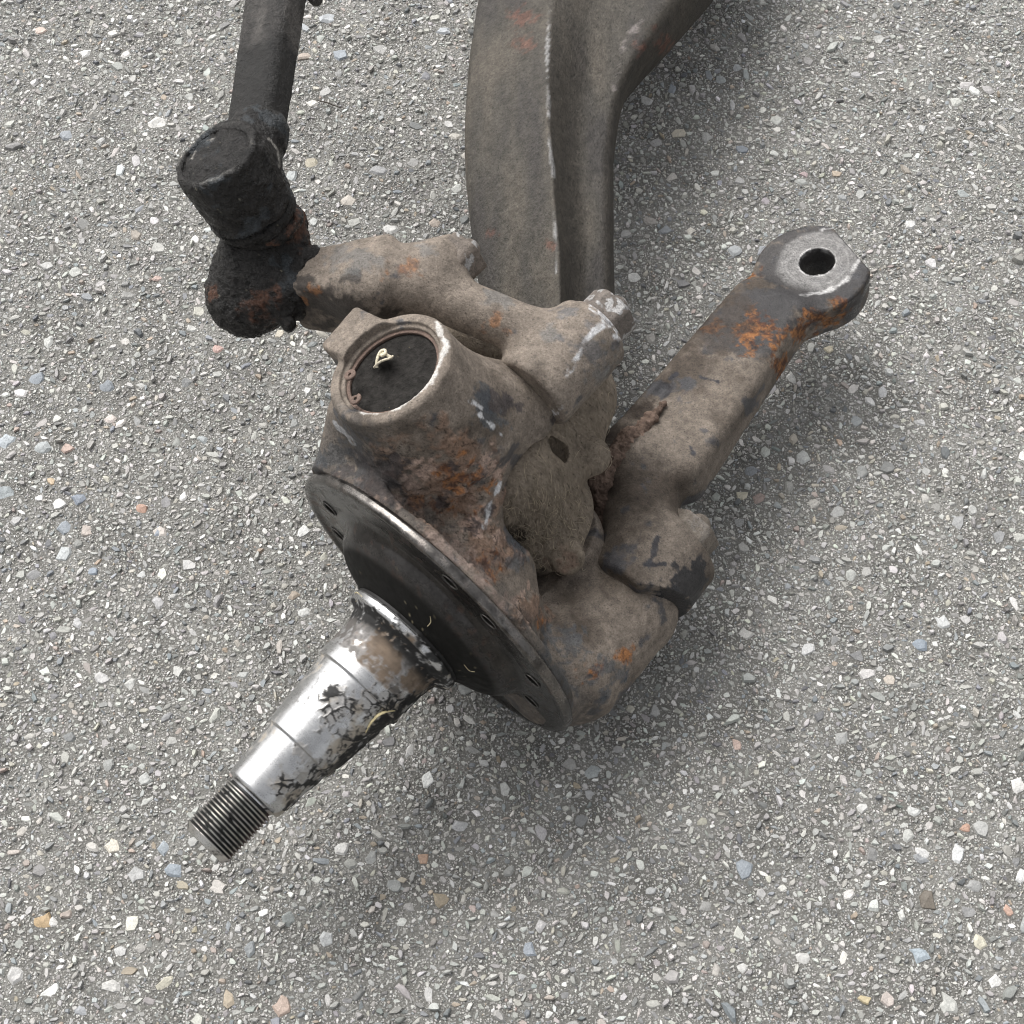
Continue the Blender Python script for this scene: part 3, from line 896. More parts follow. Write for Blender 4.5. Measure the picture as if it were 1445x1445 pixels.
FF = frame(S, V(0.2, 0.1, 1))
HANG, HRAD = [], []
CAM = V(0, -111 * math.cos(PITCH), 111 * math.sin(PITCH))
for h in HOLES:                                     # the sight line of each hole meets the flange plane
    t = ((F0 - CAM) @ S) / ((h - CAM) @ S)
    q = CAM + (h - CAM) * t - F0
    HANG.append(math.atan2(q @ FF[1], q @ FF[0]))
    HRAD.append(min(max(7.7, math.hypot(q @ FF[0], q @ FF[1])), 8.5))
cut_me = []
cv, cf = [], []
for a, hr in zip(HANG, HRAD):
    c0 = F0 + hr * (math.cos(a) * FF[0] + math.sin(a) * FF[1])
    b0 = len(cv)
    for zq in (-1.6, 1.2):
        for s in range(24):
            t = 2 * math.pi * s / 24
            cv.append(tuple((c0 + zq * S + .52 * (math.cos(t) * FF[0] + math.sin(t) * FF[1])) * CM))
    cf += [(b0 + s, b0 + (s + 1) % 24, b0 + 24 + (s + 1) % 24, b0 + 24 + s) for s in range(24)]
    cf += [tuple(b0 + s for s in range(23, -1, -1)), tuple(b0 + 24 + s for s in range(24))]
cm = bpy.data.meshes.new("hole_cutter")
cm.from_pydata(cv, [], cf)
cutter = bpy.data.objects.new("hole_cutter", cm)
sc.collection.objects.link(cutter)
cutter.matrix_world = Matrix.Identity(4)
import bmesh
bb = bmesh.new()
bb.from_mesh(flange.data)
bmesh.ops.remove_doubles(bb, verts=bb.verts, dist=1e-6)
bb.to_mesh(flange.data)
bb.free()
bm_ = flange.modifiers.new("holes", 'BOOLEAN')
bm_.object = cutter
bm_.solver = 'EXACT'
bpy.context.view_layer.update()
dg = bpy.context.evaluated_depsgraph_get()
new_me = bpy.data.meshes.new_from_object(flange.evaluated_get(dg))
flange.modifiers.clear()
ca = np.zeros(len(new_me.vertices) * 4, np.float32)
new_me.attributes['col'].data.foreach_get('color', ca)
ca = ca.reshape(-1, 4)
wall = ca[:, 0] > .95                               # walls of the drilled holes: set near-black and matt
ca[wall] = (.02, .018, .016, 1)
new_me.attributes['col'].data.foreach_set('color', ca.ravel())
for nm, v in (('rough', .8), ('metal', 0.0)):
    t = np.zeros(len(new_me.vertices), np.float32)
    new_me.attributes[nm].data.foreach_get('value', t)
    t[wall] = v
    new_me.attributes[nm].data.foreach_set('value', t)
flange.data = new_me
bpy.data.objects.remove(cutter)
for a, hr in zip(HANG, HRAD):                       # rolled rim of each bolt hole
    c0 = F0 + hr * (math.cos(a) * FF[0] + math.sin(a) * FF[1])
    tube("hole_rim", [c0 + S * .015 + .53 * (math.cos(t) * FF[0] + math.sin(t) * FF[1]) for t in np.linspace(0, 2 * math.pi, 13)], .035, M_gloss, (.20, .19, .18), flange, rough=.3, metal=.8)

# ------------------------------------------------------------------ spindle
GS = [((-11.20, -13.19, 0.1143, -0.3972), 1.4), ((-10.72, -13.89, 0.1094, -0.3899), 1.8), ((-8.86, -16.23, 0.0904, -0.3661), 1.6), ((-12.26, -18.06, 0.1250, -0.3475), 1.5), ((-8.07, -13.89, 0.0823, -0.3899), 1.5), ((-13.93, -18.96, 0.1422, -0.3382), .8), ((-12.77, -16.69, 0.1303, -0.3614), .9), ((-9.66, -17.83, 0.0986, -0.3498), 1.4), ((-15.10, -20.75, 0.1541, -0.3200), .5)]
GD = [((-6.48, -15.30, 0.0661, -0.3756), 1.6), ((-7.76, -16.46, 0.0791, -0.3638), 1.3), ((-9.45, -17.83, 0.0964, -0.3498), 1.1), ((-11.34, -18.96, 0.1157, -0.3382), .9), ((-5.43, -13.42, 0.0554, -0.3948), 1.3), ((-7.37, -8.09, 0.0752, -0.4491), .9), ((-9.21, -7.49, 0.0940, -0.4552), .8), ((-6.43, -9.33, 0.0656, -0.4366), .9), ((-5.13, -10.79, 0.0524, -0.4216), 1.0), ((-13.08, -20.21, 0.1335, -0.3255), .5)]
def cells(p, s, seed):
    """distance to the nearest jittered seed point, in cell widths"""
    q = p / s
    i = np.floor(q).astype(np.int64)
    best = np.full(len(p), 9., np.float32)
    b2 = best.copy()
    for dx in (-1, 0, 1):
        for dy in (-1, 0, 1):
            for dz in (-1, 0, 1):
                j = i + np.array((dx, dy, dz)) + 300
                o = np.stack([_hash(j[:, 0], j[:, 1], j[:, 2], seed + k) for k in range(3)], 1) * .5 + .5
                d = np.linalg.norm(j - 300 + o - q, axis=1)
                b2 = np.minimum(b2, np.maximum(best, d))
                best = np.minimum(best, d)
    return best, b2 - best
def paint_spindle(p, n, z, r):
    zt = SL - z                                     # distance from the tip
    a = fbm(p, 1.4, 5, 81)
    b = fbm(p, .35, 4, 82)
    c = BARE * .9 * (1 + .10 * a + .06 * b)[:, None]
    rough = .30 + .10 * b
    metal = np.ones(len(p))
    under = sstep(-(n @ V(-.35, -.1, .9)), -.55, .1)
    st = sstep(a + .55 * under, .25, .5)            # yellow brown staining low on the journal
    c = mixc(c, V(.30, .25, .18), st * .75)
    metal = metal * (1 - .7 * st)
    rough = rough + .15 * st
    zone = spots(p, GS, .5, 83, .3)
    ce, gap = cells((p + .22 * np.stack([b, a, -b], 1)) , .62, 84)
    gate = sstep(a + .7 * b + .5 * under, -.35, -.1)
    k = zone * gate * np.maximum(1 - sstep(gap + .12 * b, .10, .20), (1 - sstep(ce + .2 * b, .12, .22)) * sstep(a, -.2, .1))
    k = np.maximum(k, spots(p, GD, .8, 85, .2) * sstep(b + .25, -.3, .1))
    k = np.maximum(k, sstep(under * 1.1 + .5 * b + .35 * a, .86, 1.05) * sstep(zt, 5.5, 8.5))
    tan = spots(p, [((-7.97, -10.30, 0.0814, -0.4266), 1.7), ((-8.69, -9.33, 0.0886, -0.4366), 1.3), ((-5.91, -11.75, 0.0603, -0.4118), 1.2)], .6, 86, .3) * sstep(zt, 12.6, 12.8)
    c = c + (np.array((.165, .125, .092)) * (1 + .55 * fbm(p, .5, 4, 90))[:, None] - c) * tan[:, None]
    metal = metal * (1 - tan)
    rough = rough + .35 * tan
    k = k * (1 - tan * .75)
    base = sstep(zt, 12.7, 12.9) * (1 - sstep(zt, 15.36, 15.42)) * sstep(b + a, -.5, .1)
    c = mixc(c, V(.06, .05, .042), base * (1 - tan) * .9)
    metal = metal * (1 - .8 * base)
    rough = rough + .2 * base
    film = sstep(fbm(p, (.9, .9, .9), 4, 89) + .9 * zone - .35, 0, .5) * .45 * (1 - tan)     # thin brown smear of grease
    c = mixc(c, V(.20, .175, .145), film)
    metal = metal * (1 - .5 * film)
    rough = rough + .15 * film
    k = np.maximum(k, sstep(zt, 14.2, 14.9) * (1 - sstep(zt, 15.36, 15.44)) * sstep(b + .5 * a, -.35, -.05))
    k = np.maximum(k, sstep(zt, 15.86, 15.96))
    k = np.maximum(k, sstep(zt, 15.3, 15.5) * sstep(b - .2 + .3 * a, .0, .12))
    c = mixc(c, V(.012, .0115, .011), k)
    metal = metal * (1 - k)
    rough = rough + k * .25
    brush = vnoise(p @ frame(S, V(.2, .1, 1)).T, (3.0, 3.0, .035), 87)
    return c * (1 + .10 * brush)[:, None], rough, metal
E_ = SL
prof = [(E_ - 3.60, 1.45), (E_ - 3.72, 1.50), (E_ - 3.80, 1.78), (E_ - 3.92, 1.86), (E_ - 7.25, 2.12), (E_ - 7.33, 2.28), (E_ - 11.9, 2.72), (E_ - 11.98, 2.93), (E_ - 12.6, 2.92), (E_ - 14.0, 2.93),
        (E_ - 14.7, 3.0), (E_ - 15.1, 3.15), (E_ - 15.3, 3.5), (E_ - 15.42, 3.8), (E_ - 15.5, 3.86), (E_ - 15.85, 3.9), (E_ - 15.95, 3.8), (E_ - 16.3, 3.75), (E_ - 16.9, 4.0), (E_ - 17.1, 2.8)]
def wob_sp(p):
    b = fbm(p, .35, 4, 82)
    a = fbm(p, 1.4, 5, 81)
    zone = spots(p, GS, .5, 83, .3)
    ce, gap = cells((p + .22 * np.stack([b, a, -b], 1)) , .62, 84)
    h = zone * (1 - sstep(gap, .08, .25)) * .03
    h = h + spots(p, GD, .8, 85, .2) * (.05 + .05 * b)
    zt = SL - (p - F0) @ S
    return h + .05 * np.maximum(fbm(p, .3, 3, 88), 0) * spots(p, [((-7.57, -8.83, 0.0773, -0.4416), 1.0)], .6, 86, .3)
spindle = lathe("spindle", F0, S, prof, 260, paint_spindle, M_steel, knuckle, step=.062, wob=wob_sp)
def paint_thread(p, n, z, r):
    b = fbm(p, .4, 4, 91)
    crest = np.maximum(sstep(r, 1.52, 1.60), sstep(z, SL - .42, SL - .36) * sstep(r, 1.25, 1.31))
    c = mixc(np.zeros((len(p), 3), np.float32) + .03, V(.62, .60, .57), crest * sstep(b, -.55, -.1))
    under = sstep(-(n @ V(-.35, -.1, .9)) + .3 * b, -.15, .45)
    c = mixc(c, V(.10, .05, .03), under * .75)
    return c, .3 + .25 * under + .2 * (1 - crest), np.where(crest > .3, 1.0, .6) * (1 - .6 * under)
def thr(Z, T, R):
    ph = (Z / .235 + T / (2 * math.pi)) % 1.0
    tri = np.abs(ph * 2 - 1)
    on = sstep(Z, E_ - 3.42, E_ - 3.25) * (1 - sstep(Z, E_ - .44, E_ - .38)) * (R > 1.4)
    return R - on * .17 * tri
prof = [(E_ - 3.66, 1.40), (E_ - 3.5, 1.42), (E_ - 3.38, 1.62), (E_ - .40, 1.62), (E_ - .03, 1.34), (E_, 1.28), (E_ - .02, .9), (E_ - .25, .55), (E_ - .3, .02)]
lathe("thread", F0, S, prof, 120, paint_thread, M_steel, spindle, thread=thr, step=.022)

# ------------------------------------------------------------------ upper steering arm
BA = V(4.69, 1.26, 19.60)
BB = BA + S * 5.4
def f_arm(p):
    d = s_bar(p, V(-12.43, 4.46, 18.80), V(-6.54, 3.70, 20.00), V(-.1, .1, 1), 1.45, 2.2, 1.9, 2.5, .5)
    d = un(d, s_cone(p, V(-8.09, 3.46, 20.60), V(-4.19, 4.30, 20.80), 2.0, 1.65), 1.2)
    d = un(d, s_cone(p, V(-4.71, 4.25, 20.80), V(-3.49, 5.33, 20.60), 1.7, 1.4), .8)
    d = un(d, s_cone(p, V(-4.88, 3.12, 20.80), V(1.69, 0.46, 19.80), 1.45, 1.45), 1.0)
    d = un(d, s_cone(p, V(1.50, 0.38, 19.20), V(3.09, -0.06, 19.00), 1.7, 2.2), 1.0)
    d = un(d, s_cyl(p, BA, BB, 2.32, 2.5, .35), .8)
    d = un(d, s_cyl(p, BA - S * .25, BA + S * .2, 1.9, 2.0, .1), .1)
    return d
ARMDARK = [((-12.67, 16.05, 0.1292, -0.6955), 1.4), ((-13.73, 17.27, 0.1401, -0.7079), 1.2), ((-11.15, 15.75, 0.1137, -0.6924), 1.0), ((-14.81, 18.50, 0.1511, -0.7205), .9), ((-8.90, 16.05, 0.0908, -0.6955), .8), ((-11.30, 19.24, 0.1153, -0.7280), .6), ((-15.21, 16.66, 0.1552, -0.7017), 1.0)]
def paint_arm(p, n):
    c, r, m, pt = dusty(p, n, -.25)
    b = fbm(p, .4, 4, 101)
    k = spots(p, ARMDARK, .6, 102, .3)
    c = mixc(c, V(.035, .030, .027), k * .85)
    r = r - .2 * k
    k = spots(p, [((6.88, 15.44, -0.0702, -0.6893), .9), ((5.62, 15.14, -0.0574, -0.6862), .8), ((5.81, 12.46, -0.0593, -0.6588), 1.0), ((3.89, 16.05, -0.0397, -0.6955), .7)], .8, 103, .3)
    c = mixc(c, V(.10, .10, .105), k * .7)
    r = r - .35 * k
    k = spots(p, [((-11.35, 20.24, 0.1158, -0.7382), 1.2), ((6.51, 10.70, -0.0664, -0.6409), 1.3), ((-6.28, 21.50, 0.0640, -0.7511), .7), ((-0.88, 17.27, 0.0090, -0.7079), .7), ((2.86, 14.24, -0.0292, -0.6770), .6)], .9, 108, .4)
    c = mixc(c, V(.15, .15, .147), k * .6)
    k = spots(p, [((-7.52, 20.05, 0.0767, -0.7363), .8), ((-1.12, 15.14, 0.0115, -0.6862), .5), ((-0.37, 14.54, 0.0038, -0.6801), .4), ((-14.27, 17.88, 0.1456, -0.7142), .5), ((-14.98, 16.96, 0.1528, -0.7048), .5)], .9, 104, .3)
    c = mixc(c, rusty(p), k * .5)
    k = streak(p, [((5.70, 16.53, -0.0582, -0.7004), (6.77, 15.14, -0.0691, -0.6862)), ((6.77, 15.14, -0.0691, -0.6862), (7.43, 13.76, -0.0758, -0.6721)), ((6.62, 15.14, -0.0676, -0.6862), (5.24, 13.76, -0.0535, -0.6721)), ((5.24, 13.76, -0.0535, -0.6721), (3.81, 10.70, -0.0388, -0.6409)), ((3.28, 8.12, -0.0335, -0.6145), (2.30, 7.27, -0.0235, -0.6058))], .22, 105) * sstep(b, -.35, .15)
    c = mixc(c, V(.60, .60, .61), k * .9)
    r = r * (1 - .35 * k)
    return c * (1 + .22 * b)[:, None], r, m
arm = part("upper_steering_arm", f_arm, (-19, -8, 14.5), (9, 8, 25), .09, M_cast, axle, paint_arm, lambda p: .035 * fbm(p, 1.6, 4, 106) + .01 * fbm(p, .25, 3, 107))
def nut(q, r, h, parent, col=(.16, .14, .125), spin=0.0, chips=1.0, back=.3, lab=None):
    a, b = q + S * back, q - S * h
    f = lambda p: un(s_hex(p, a, b, r, spin=spin), s_cone(p, q - S * (h - .3), q - S * (h + .05), r * .55, r * .5), .1)
    def pn(p, n):
        c = np.array(col, np.float32) * (1 + .35 * fbm(p, .5, 4, 111))[:, None]
        ch = sstep(fbm(p, .5, 4, 112), .12, .22) * chips
        c = mixc(c, V(.5, .5, .5), ch * .6)
        return c, .6 - .2 * ch, ch * .3
    return part("nut", f, q - 3, q + 3, .06, M_cast, parent, pn, lambda p: .02 * fbm(p, .4, 3, 113), lab)
nut(BA - S * .2, 1.45, 1.5, arm, (.14, .12, .105), .3)
nut(V(-3.31, 4.79, 20.80), 1.35, 1.2, arm, (.15, .125, .105), .1)

# ------------------------------------------------------------------ lower tie rod arm with its eye
EN = unit(V(-.22, .10, .95))
EC = V(19.76, 13.99, 8.00)
HC = V(20.17, 14.45, 8.00)
def f_tie(p):
    d = s_bar(p, V(8.50, -1.00, 7.00), V(17.63, 12.31, 6.60), V(-.25, .05, 1), 3.4, 2.75, 1.9, 1.5, .95)
    d = un(d, s_cone(p, V(7.49, -1.32, 7.40), V(8.14, -6.63, 7.20), 2.1, 2.6), 2.4)
    d = un(d, s_cyl(p, V(10.34, -6.04, 7.00), V(6.99, -9.66, 6.80), 2.75, 3.25, .35), 1.6)
    eye = s_cyl(p, EC, EC - EN * 2.6, 3.85, 3.6, .25)
    eye = np.maximum(eye, (p - EC) @ unit(V(.90, .45, .15)) - 2.95)
    d = un(d, eye, 1.5)
    d = np.maximum(d, -s_cyl(p, HC + EN * 2, HC - EN * 4, 1.17, 1.12, .05))
    d = un(d, d, 0)
    groove = s_cone(p, V(5.35, -0.49, 8.60), V(9.53, 4.65, 8.20), .9, .5)
    d = sub(d, groove, .6)
    return d
def paint_tie(p, n):
    c, r, m, pt = dusty(p, n, 0.08)
    c = c * .84
    b = fbm(p, .4, 4, 121)
    far = spots(p, [((21.76, 19.74, -0.2220, -0.7331), 4.6), ((17.93, 16.05, -0.1830, -0.6955), 2.6), ((16.85, 14.84, -0.1719, -0.6831), 2.6), ((14.82, 14.24, -0.1512, -0.6770), 1.8)], .25, 122, .15)
    c = mixc(c, V(.032, .032, .035), far * .85)
    r = r - .3 * far
    k = spots(p, [((17.55, 14.24, -0.1791, -0.6770), 1.3), ((16.73, 13.05, -0.1707, -0.6649), 1.0), ((17.97, 13.05, -0.1833, -0.6649), 1.0), ((21.37, 15.14, -0.2180, -0.6862), 1.0), ((23.25, 16.66, -0.2373, -0.7017), .7), ((20.04, 14.24, -0.2045, -0.6770), .8), ((14.10, 14.84, -0.1439, -0.6831), .6), ((17.16, 19.43, -0.1750, -0.7300), .6), ((18.60, 11.58, -0.1898, -0.6499), .7)], .9, 123, .25)
    c = mixc(c, rusty(p) * .75, k * .85 * sstep(b, -.5, 0))
    r = r + .3 * k
    k = spots(p, [((13.79, 13.64, -0.1407, -0.6709), 1.8), ((15.39, 15.44, -0.1570, -0.6893), 1.5), ((16.47, 16.66, -0.1680, -0.7017), 1.0)], .5, 124, .2)
    c = mixc(c, V(.050, .038, .030), k * .7)
    d = p - HC
    z = d @ EN
    rr = np.linalg.norm(d - z[:, None] * EN, axis=1)
    top = sstep(n @ EN, .75, .92) * sstep(z, -.35, -.15)
    mach = top * (1 - sstep(rr + .3 * fbm(p, .6, 3, 125), 2.3, 2.9))
    swirl = vnoise(np.stack([rr, rr * 0, rr * 0], 1), .09, 126)
    c = mixc(c, V(.20, .195, .19), mach * .65)
    c = c * (1 + .25 * swirl * mach)[:, None]
    rim = (1 - sstep(np.abs(rr - 1.22), .02, .14)) * sstep(b, -.5, .2) * sstep(z, -.4, -.2)
    rim = np.maximum(rim, streak(p, [((24.16, 23.67, -0.2465, -0.7733), (25.17, 20.87, -0.2569, -0.7447)), ((25.17, 20.87, -0.2569, -0.7447), (23.96, 18.81, -0.2445, -0.7236)), ((23.96, 18.81, -0.2445, -0.7236), (22.35, 17.76, -0.2280, -0.7129)), ((22.35, 17.76, -0.2280, -0.7129), (20.55, 17.45, -0.2097, -0.7098)), ((24.16, 23.67, -0.2465, -0.7733), (22.57, 23.22, -0.2303, -0.7687))], .15, 127) * sstep(n @ EN, .1, .4))
    c = mixc(c, V(.55, .54, .53), rim * .7 * sstep(fbm(p, .45, 4, 133), -.4, .2))
    m = m + .55 * mach
    r = np.where(mach > .3, .38, r)
    r = r * (1 - .2 * rim)
    k = spots(p, [((11.58, -5.58, -0.1182, -0.4747), 1.5), ((10.39, -6.59, -0.1060, -0.4644), 1.4), ((12.35, -4.05, -0.1260, -0.4904), .8), ((9.18, -8.34, -0.0936, -0.4466), .8)], .6, 128, .12)
    c = mixc(c, V(.022, .023, .026), k * .9)
    r = r - .3 * k
    k = streak(p, [((9.53, -1.87, -0.0972, -0.5126), (9.09, -3.64, -0.0927, -0.4946)), ((8.75, -3.95, -0.0893, -0.4914), (9.96, -3.79, -0.1016, -0.4930)), ((8.75, -3.95, -0.0893, -0.4914), (9.14, -3.43, -0.0933, -0.4967)), ((13.03, 10.59, -0.1329, -0.6397), (14.19, 10.24, -0.1448, -0.6362)), ((11.42, 10.88, -0.1166, -0.6427), (10.91, 10.41, -0.1113, -0.6380)), ((12.06, 5.03, -0.1231, -0.5830), (12.23, 4.47, -0.1248, -0.5773))], .17, 129)
    c = mixc(c, V(.030, .033, .042), k * .85)
    k = spots(p, [((6.71, 5.58, -0.0684, -0.5887), 1.4), ((8.86, 7.83, -0.0904, -0.6116), 1.3), ((6.05, 2.28, -0.0617, -0.5550), 1.0)], .5, 130, .3)
    c = mixc(c, V(.045, .034, .027), k * .85)
    return c * (1 + .22 * b)[:, None], r, m
def disp_tie(p):
    k = spots(p, [((13.79, 13.64, -0.1407, -0.6709), 1.8), ((15.39, 15.44, -0.1570, -0.6893), 1.5), ((16.77, 13.64, -0.1711, -0.6709), 1.5), ((6.71, 5.58, -0.0684, -0.5887), 1.4), ((8.86, 7.83, -0.0904, -0.6116), 1.3)], .5, 124, .2)
    return .03 * fbm(p, 1.6, 4, 131) + k * .07 * fbm(p, .35, 4, 132)
tie = part("tie_rod_arm", f_tie, (1, -10, 2), (24.5, 21, 14), .095, M_cast, axle, paint_tie, disp_tie)
nut(V(10.27, -6.25, 7.60), 1.55, 1.5, tie, (.17, .145, .12), .25, 0.15)
def f_mud(p):
    d = s_cone(p, V(5.43, -2.21, 8.80), V(7.32, 0.24, 8.90), .8, .7)
    d = un(d, s_cone(p, V(5.44, -2.09, 8.60), V(5.78, -4.47, 6.60), .75, .9), .4)
    return un(d, s_cone(p, V(7.32, 0.24, 8.90), V(9.56, 3.13, 8.70), .65, .12), .3)
def paint_mud(p, n):
    b = fbm(p, .35, 4, 141)
    c = np.array((.15, .108, .086), np.float32) * (1 + .8 * b)[:, None]
    return c, np.full(len(p), .95), np.zeros(len(p))
part("caked_mud", f_mud, V(7.13, -0.65, 8.00) - 8, V(7.13, -0.65, 8.00) + 8, .07, M_fur, tie, paint_mud, lambda p: .42 * fbm(p, .6, 4, 142) + .16 * np.abs(fbm(p, .2, 3, 143)))

# ------------------------------------------------------------------ axle beam and its king pin eye
def cr(t, pts):
    i = min(int(t), len(pts) - 2)
    a, b, c, d = pts[max(i - 1, 0)], pts[i], pts[i + 1], pts[min(i + 2, len(pts) - 1)]
    t -= i
    return 0.5 * ((2 * b) + (c - a) * t + (2 * a - 5 * b + 4 * c - d) * t * t + (-a + 3 * b - 3 * c + d) * t ** 3)
LEFT = [V(-1.00, 1.90, 8.00), V(-1.81, 7.47, 10.00), V(-2.66, 12.79, 11.00), V(-3.16, 17.12, 11.30), V(-3.46, 21.86, 11.30), V(-3.40, 27.07, 11.00), V(-3.05, 32.91, 10.30), V(-2.38, 39.17, 9.50), V(-1.19, 45.99, 8.50), V(0.69, 53.99, 7.50)]
RIDGE = [V(2.19, -1.40, 13.50), V(2.80, 4.09, 15.00), V(2.86, 9.36, 15.60), V(2.61, 13.61, 15.70), V(2.40, 18.28, 15.50), V(2.32, 23.43, 15.00), V(2.49, 29.13, 14.20), V(2.92, 35.35, 13.20), V(3.94, 42.15, 12.00), V(5.69, 50.12, 10.80)]
LIP = [V(5.23, -0.50, 12.00), V(6.00, 5.98, 12.20), V(6.19, 11.75, 12.40), V(6.31, 16.24, 12.40), V(6.55, 21.09, 12.20), V(7.51, 26.16, 12.00), V(9.72, 31.26, 12.00), V(12.14, 37.10, 11.50), V(14.86, 43.68, 10.60), V(17.56, 51.52, 9.60)]
RIGHT = [V(5.71, 1.60, 8.50), V(6.63, 7.81, 9.50), V(6.70, 13.69, 9.80), V(6.83, 18.32, 9.80), V(7.13, 23.31, 9.60), V(8.38, 28.52, 9.40), V(12.04, 33.98, 9.20), V(15.87, 39.89, 8.80), V(18.76, 46.53, 8.00), V(21.39, 54.57, 7.00)]
def build_beam():
    nl, rings = 320, []
    for s in np.linspace(0, len(LEFT) - 1.0001, nl):
        l, r, w, q = cr(s, LEFT), cr(s, RIDGE), cr(s, LIP), cr(s, RIGHT)
        bl = l + V(1.2, 0, -4.2)
        br = q + V(-.8, 0, -3.0)
        bl[2], br[2] = max(bl[2], .9), max(br[2], .9)
        web = (r * .45 + w * .55) + V(-.75, 0, -.95)                  # hollowed side of the I section
        poly = [l, l * .5 + r * .5 + V(.05, 0, .12), r, web, w, q, br, bl]
        rd = [.35, .5, .10, .45, .30, .4, .3, .3]
        pts = []
        for k in range(len(poly)):
            a, b, c = poly[k - 1], poly[k], poly[(k + 1) % len(poly)]
            u0 = b + (a - b) * min(rd[k], .48) if k != 2 else b + unit(a - b) * .22
            u1 = b + (c - b) * min(rd[k], .48) if k != 2 else b + unit(c - b) * .22
            for t in np.linspace(0, 1, 7):
                pts.append((1 - t) ** 2 * u0 + 2 * t * (1 - t) * b + t * t * u1)
        pts = np.array(pts)
        seg = np.linalg.norm(np.roll(pts, -1, 0) - pts, axis=1)
        cum = np.concatenate([[0], np.cumsum(seg)])
        tt = np.linspace(0, cum[-1], 200, endpoint=False)
        ex = np.vstack([pts, pts[:1]])
        rings.append(np.stack([np.interp(tt, cum, ex[:, k]) for k in range(3)], 1))
    R = np.array(rings)
    m, k, _ = R.shape
    dn = np.cross(np.roll(R, -1, 1) - np.roll(R, 1, 1), np.gradient(R, axis=0))
    n = dn / np.maximum(np.linalg.norm(dn, axis=2, keepdims=True), 1e-9)
    cen = R.mean(1, keepdims=True)
    if ((R - cen) * n).sum() < 0:
        n = -n
    p, n = R.reshape(-1, 3), n.reshape(-1, 3)
    p = p + n * (.03 * fbm(p, (1.4, 2.6, 1.4), 4, 151) + .012 * fbm(p, .3, 3, 152))[:, None]
    i = (np.arange(m - 1)[:, None] * k + np.arange(k)[None]).ravel()
    j = (np.arange(m - 1)[:, None] * k + ((np.arange(k) + 1) % k)[None]).ravel()
    q = np.stack([i, j, j + k, i + k], 1)
    v0 = p[q[:, 0]]
    if (np.cross(p[q[:, 1]] - v0, p[q[:, 3]] - v0) * n[q[:, 0]]).sum() < 0:
        q = q[:, ::-1]
    ends = []
    for row in (0, m - 1):
        c = R[row].mean(0)
        ci = len(p)
        p = np.vstack([p, c[None]])
        n = np.vstack([n, [[0, 1, 0]]])
        a = row * k + np.arange(k)
        b = row * k + (np.arange(k) + 1) % k
        ends.append(np.stack([np.full(k, ci), a, b, b], 1))
    me = bpy.data.meshes.new("axle_beam")
    F = [tuple(int(t) for t in f) for f in q] + [tuple(int(t) for t in f[:3]) for e in ends for f in e]
    me.from_pydata([tuple(v) for v in p * CM], [], F)
    me.update()
    a, b = fbm(p, (1.5, 7, 2.5), 5, 153), fbm(p, .5, 4, 154)
    c = np.array((.074, .067, .057), np.float32) * np.ones((len(p), 1), np.float32)
    c = mixc(c, V(.102, .089, .073), sstep(a, -.1, .5))
    c = mixc(c, V(.048, .043, .040), sstep(-a, 0, .45) * .8)
    side = sstep(n[:, 0], .25, .6)  # right-facing flank: shade painted into the colour, darker than the sky-facing left
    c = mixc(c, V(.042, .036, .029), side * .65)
    k_ = spots(p, [((0.70, 44.01, -0.0071, -0.9808), 1.0), ((1.08, 41.42, -0.0110, -0.9543), .9), ((2.69, 21.95, -0.0275, -0.7556), .4), ((-1.67, 22.90, 0.0171, -0.7654), .5), ((11.18, 41.42, -0.1140, -0.9543), 1.2)], .9, 155, .35)
    c = mixc(c, V(.20, .075, .05), k_ * .4)
    wl_ = streak(p, [((3.02, 47.42, -0.0308, -1.0156), (2.72, 39.96, -0.0277, -0.9394)), ((2.72, 39.96, -0.0277, -0.9394), (2.78, 34.96, -0.0283, -0.8884)), ((2.78, 34.96, -0.0283, -0.8884), (2.84, 31.16, -0.0290, -0.8496)), ((2.84, 31.16, -0.0290, -0.8496), (3.13, 28.13, -0.0319, -0.8187)), ((3.09, 24.84, -0.0315, -0.7851), (3.18, 19.43, -0.0324, -0.7300))], .10, 156, 2.2) * sstep(fbm(p, 1.6, 3, 158), -.4, .3)
    c = mixc(c, V(.36, .355, .35), wl_ * .8)
    lipw = streak(p, [((10.15, 43.64, -0.1036, -0.9770), (8.69, 41.42, -0.0887, -0.9543)), ((8.69, 41.42, -0.0887, -0.9543), (7.72, 36.37, -0.0788, -0.9028))], .25, 157) * sstep(b, -.2, .4)
    c = mixc(c, V(.25, .22, .21), lipw * .6)
    c = c * (1 + .22 * b)[:, None]
    r = .66 - .10 * sstep(-a, 0, .5) + .1 * side
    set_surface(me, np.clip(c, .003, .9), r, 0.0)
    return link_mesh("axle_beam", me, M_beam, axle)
beam = build_beam()

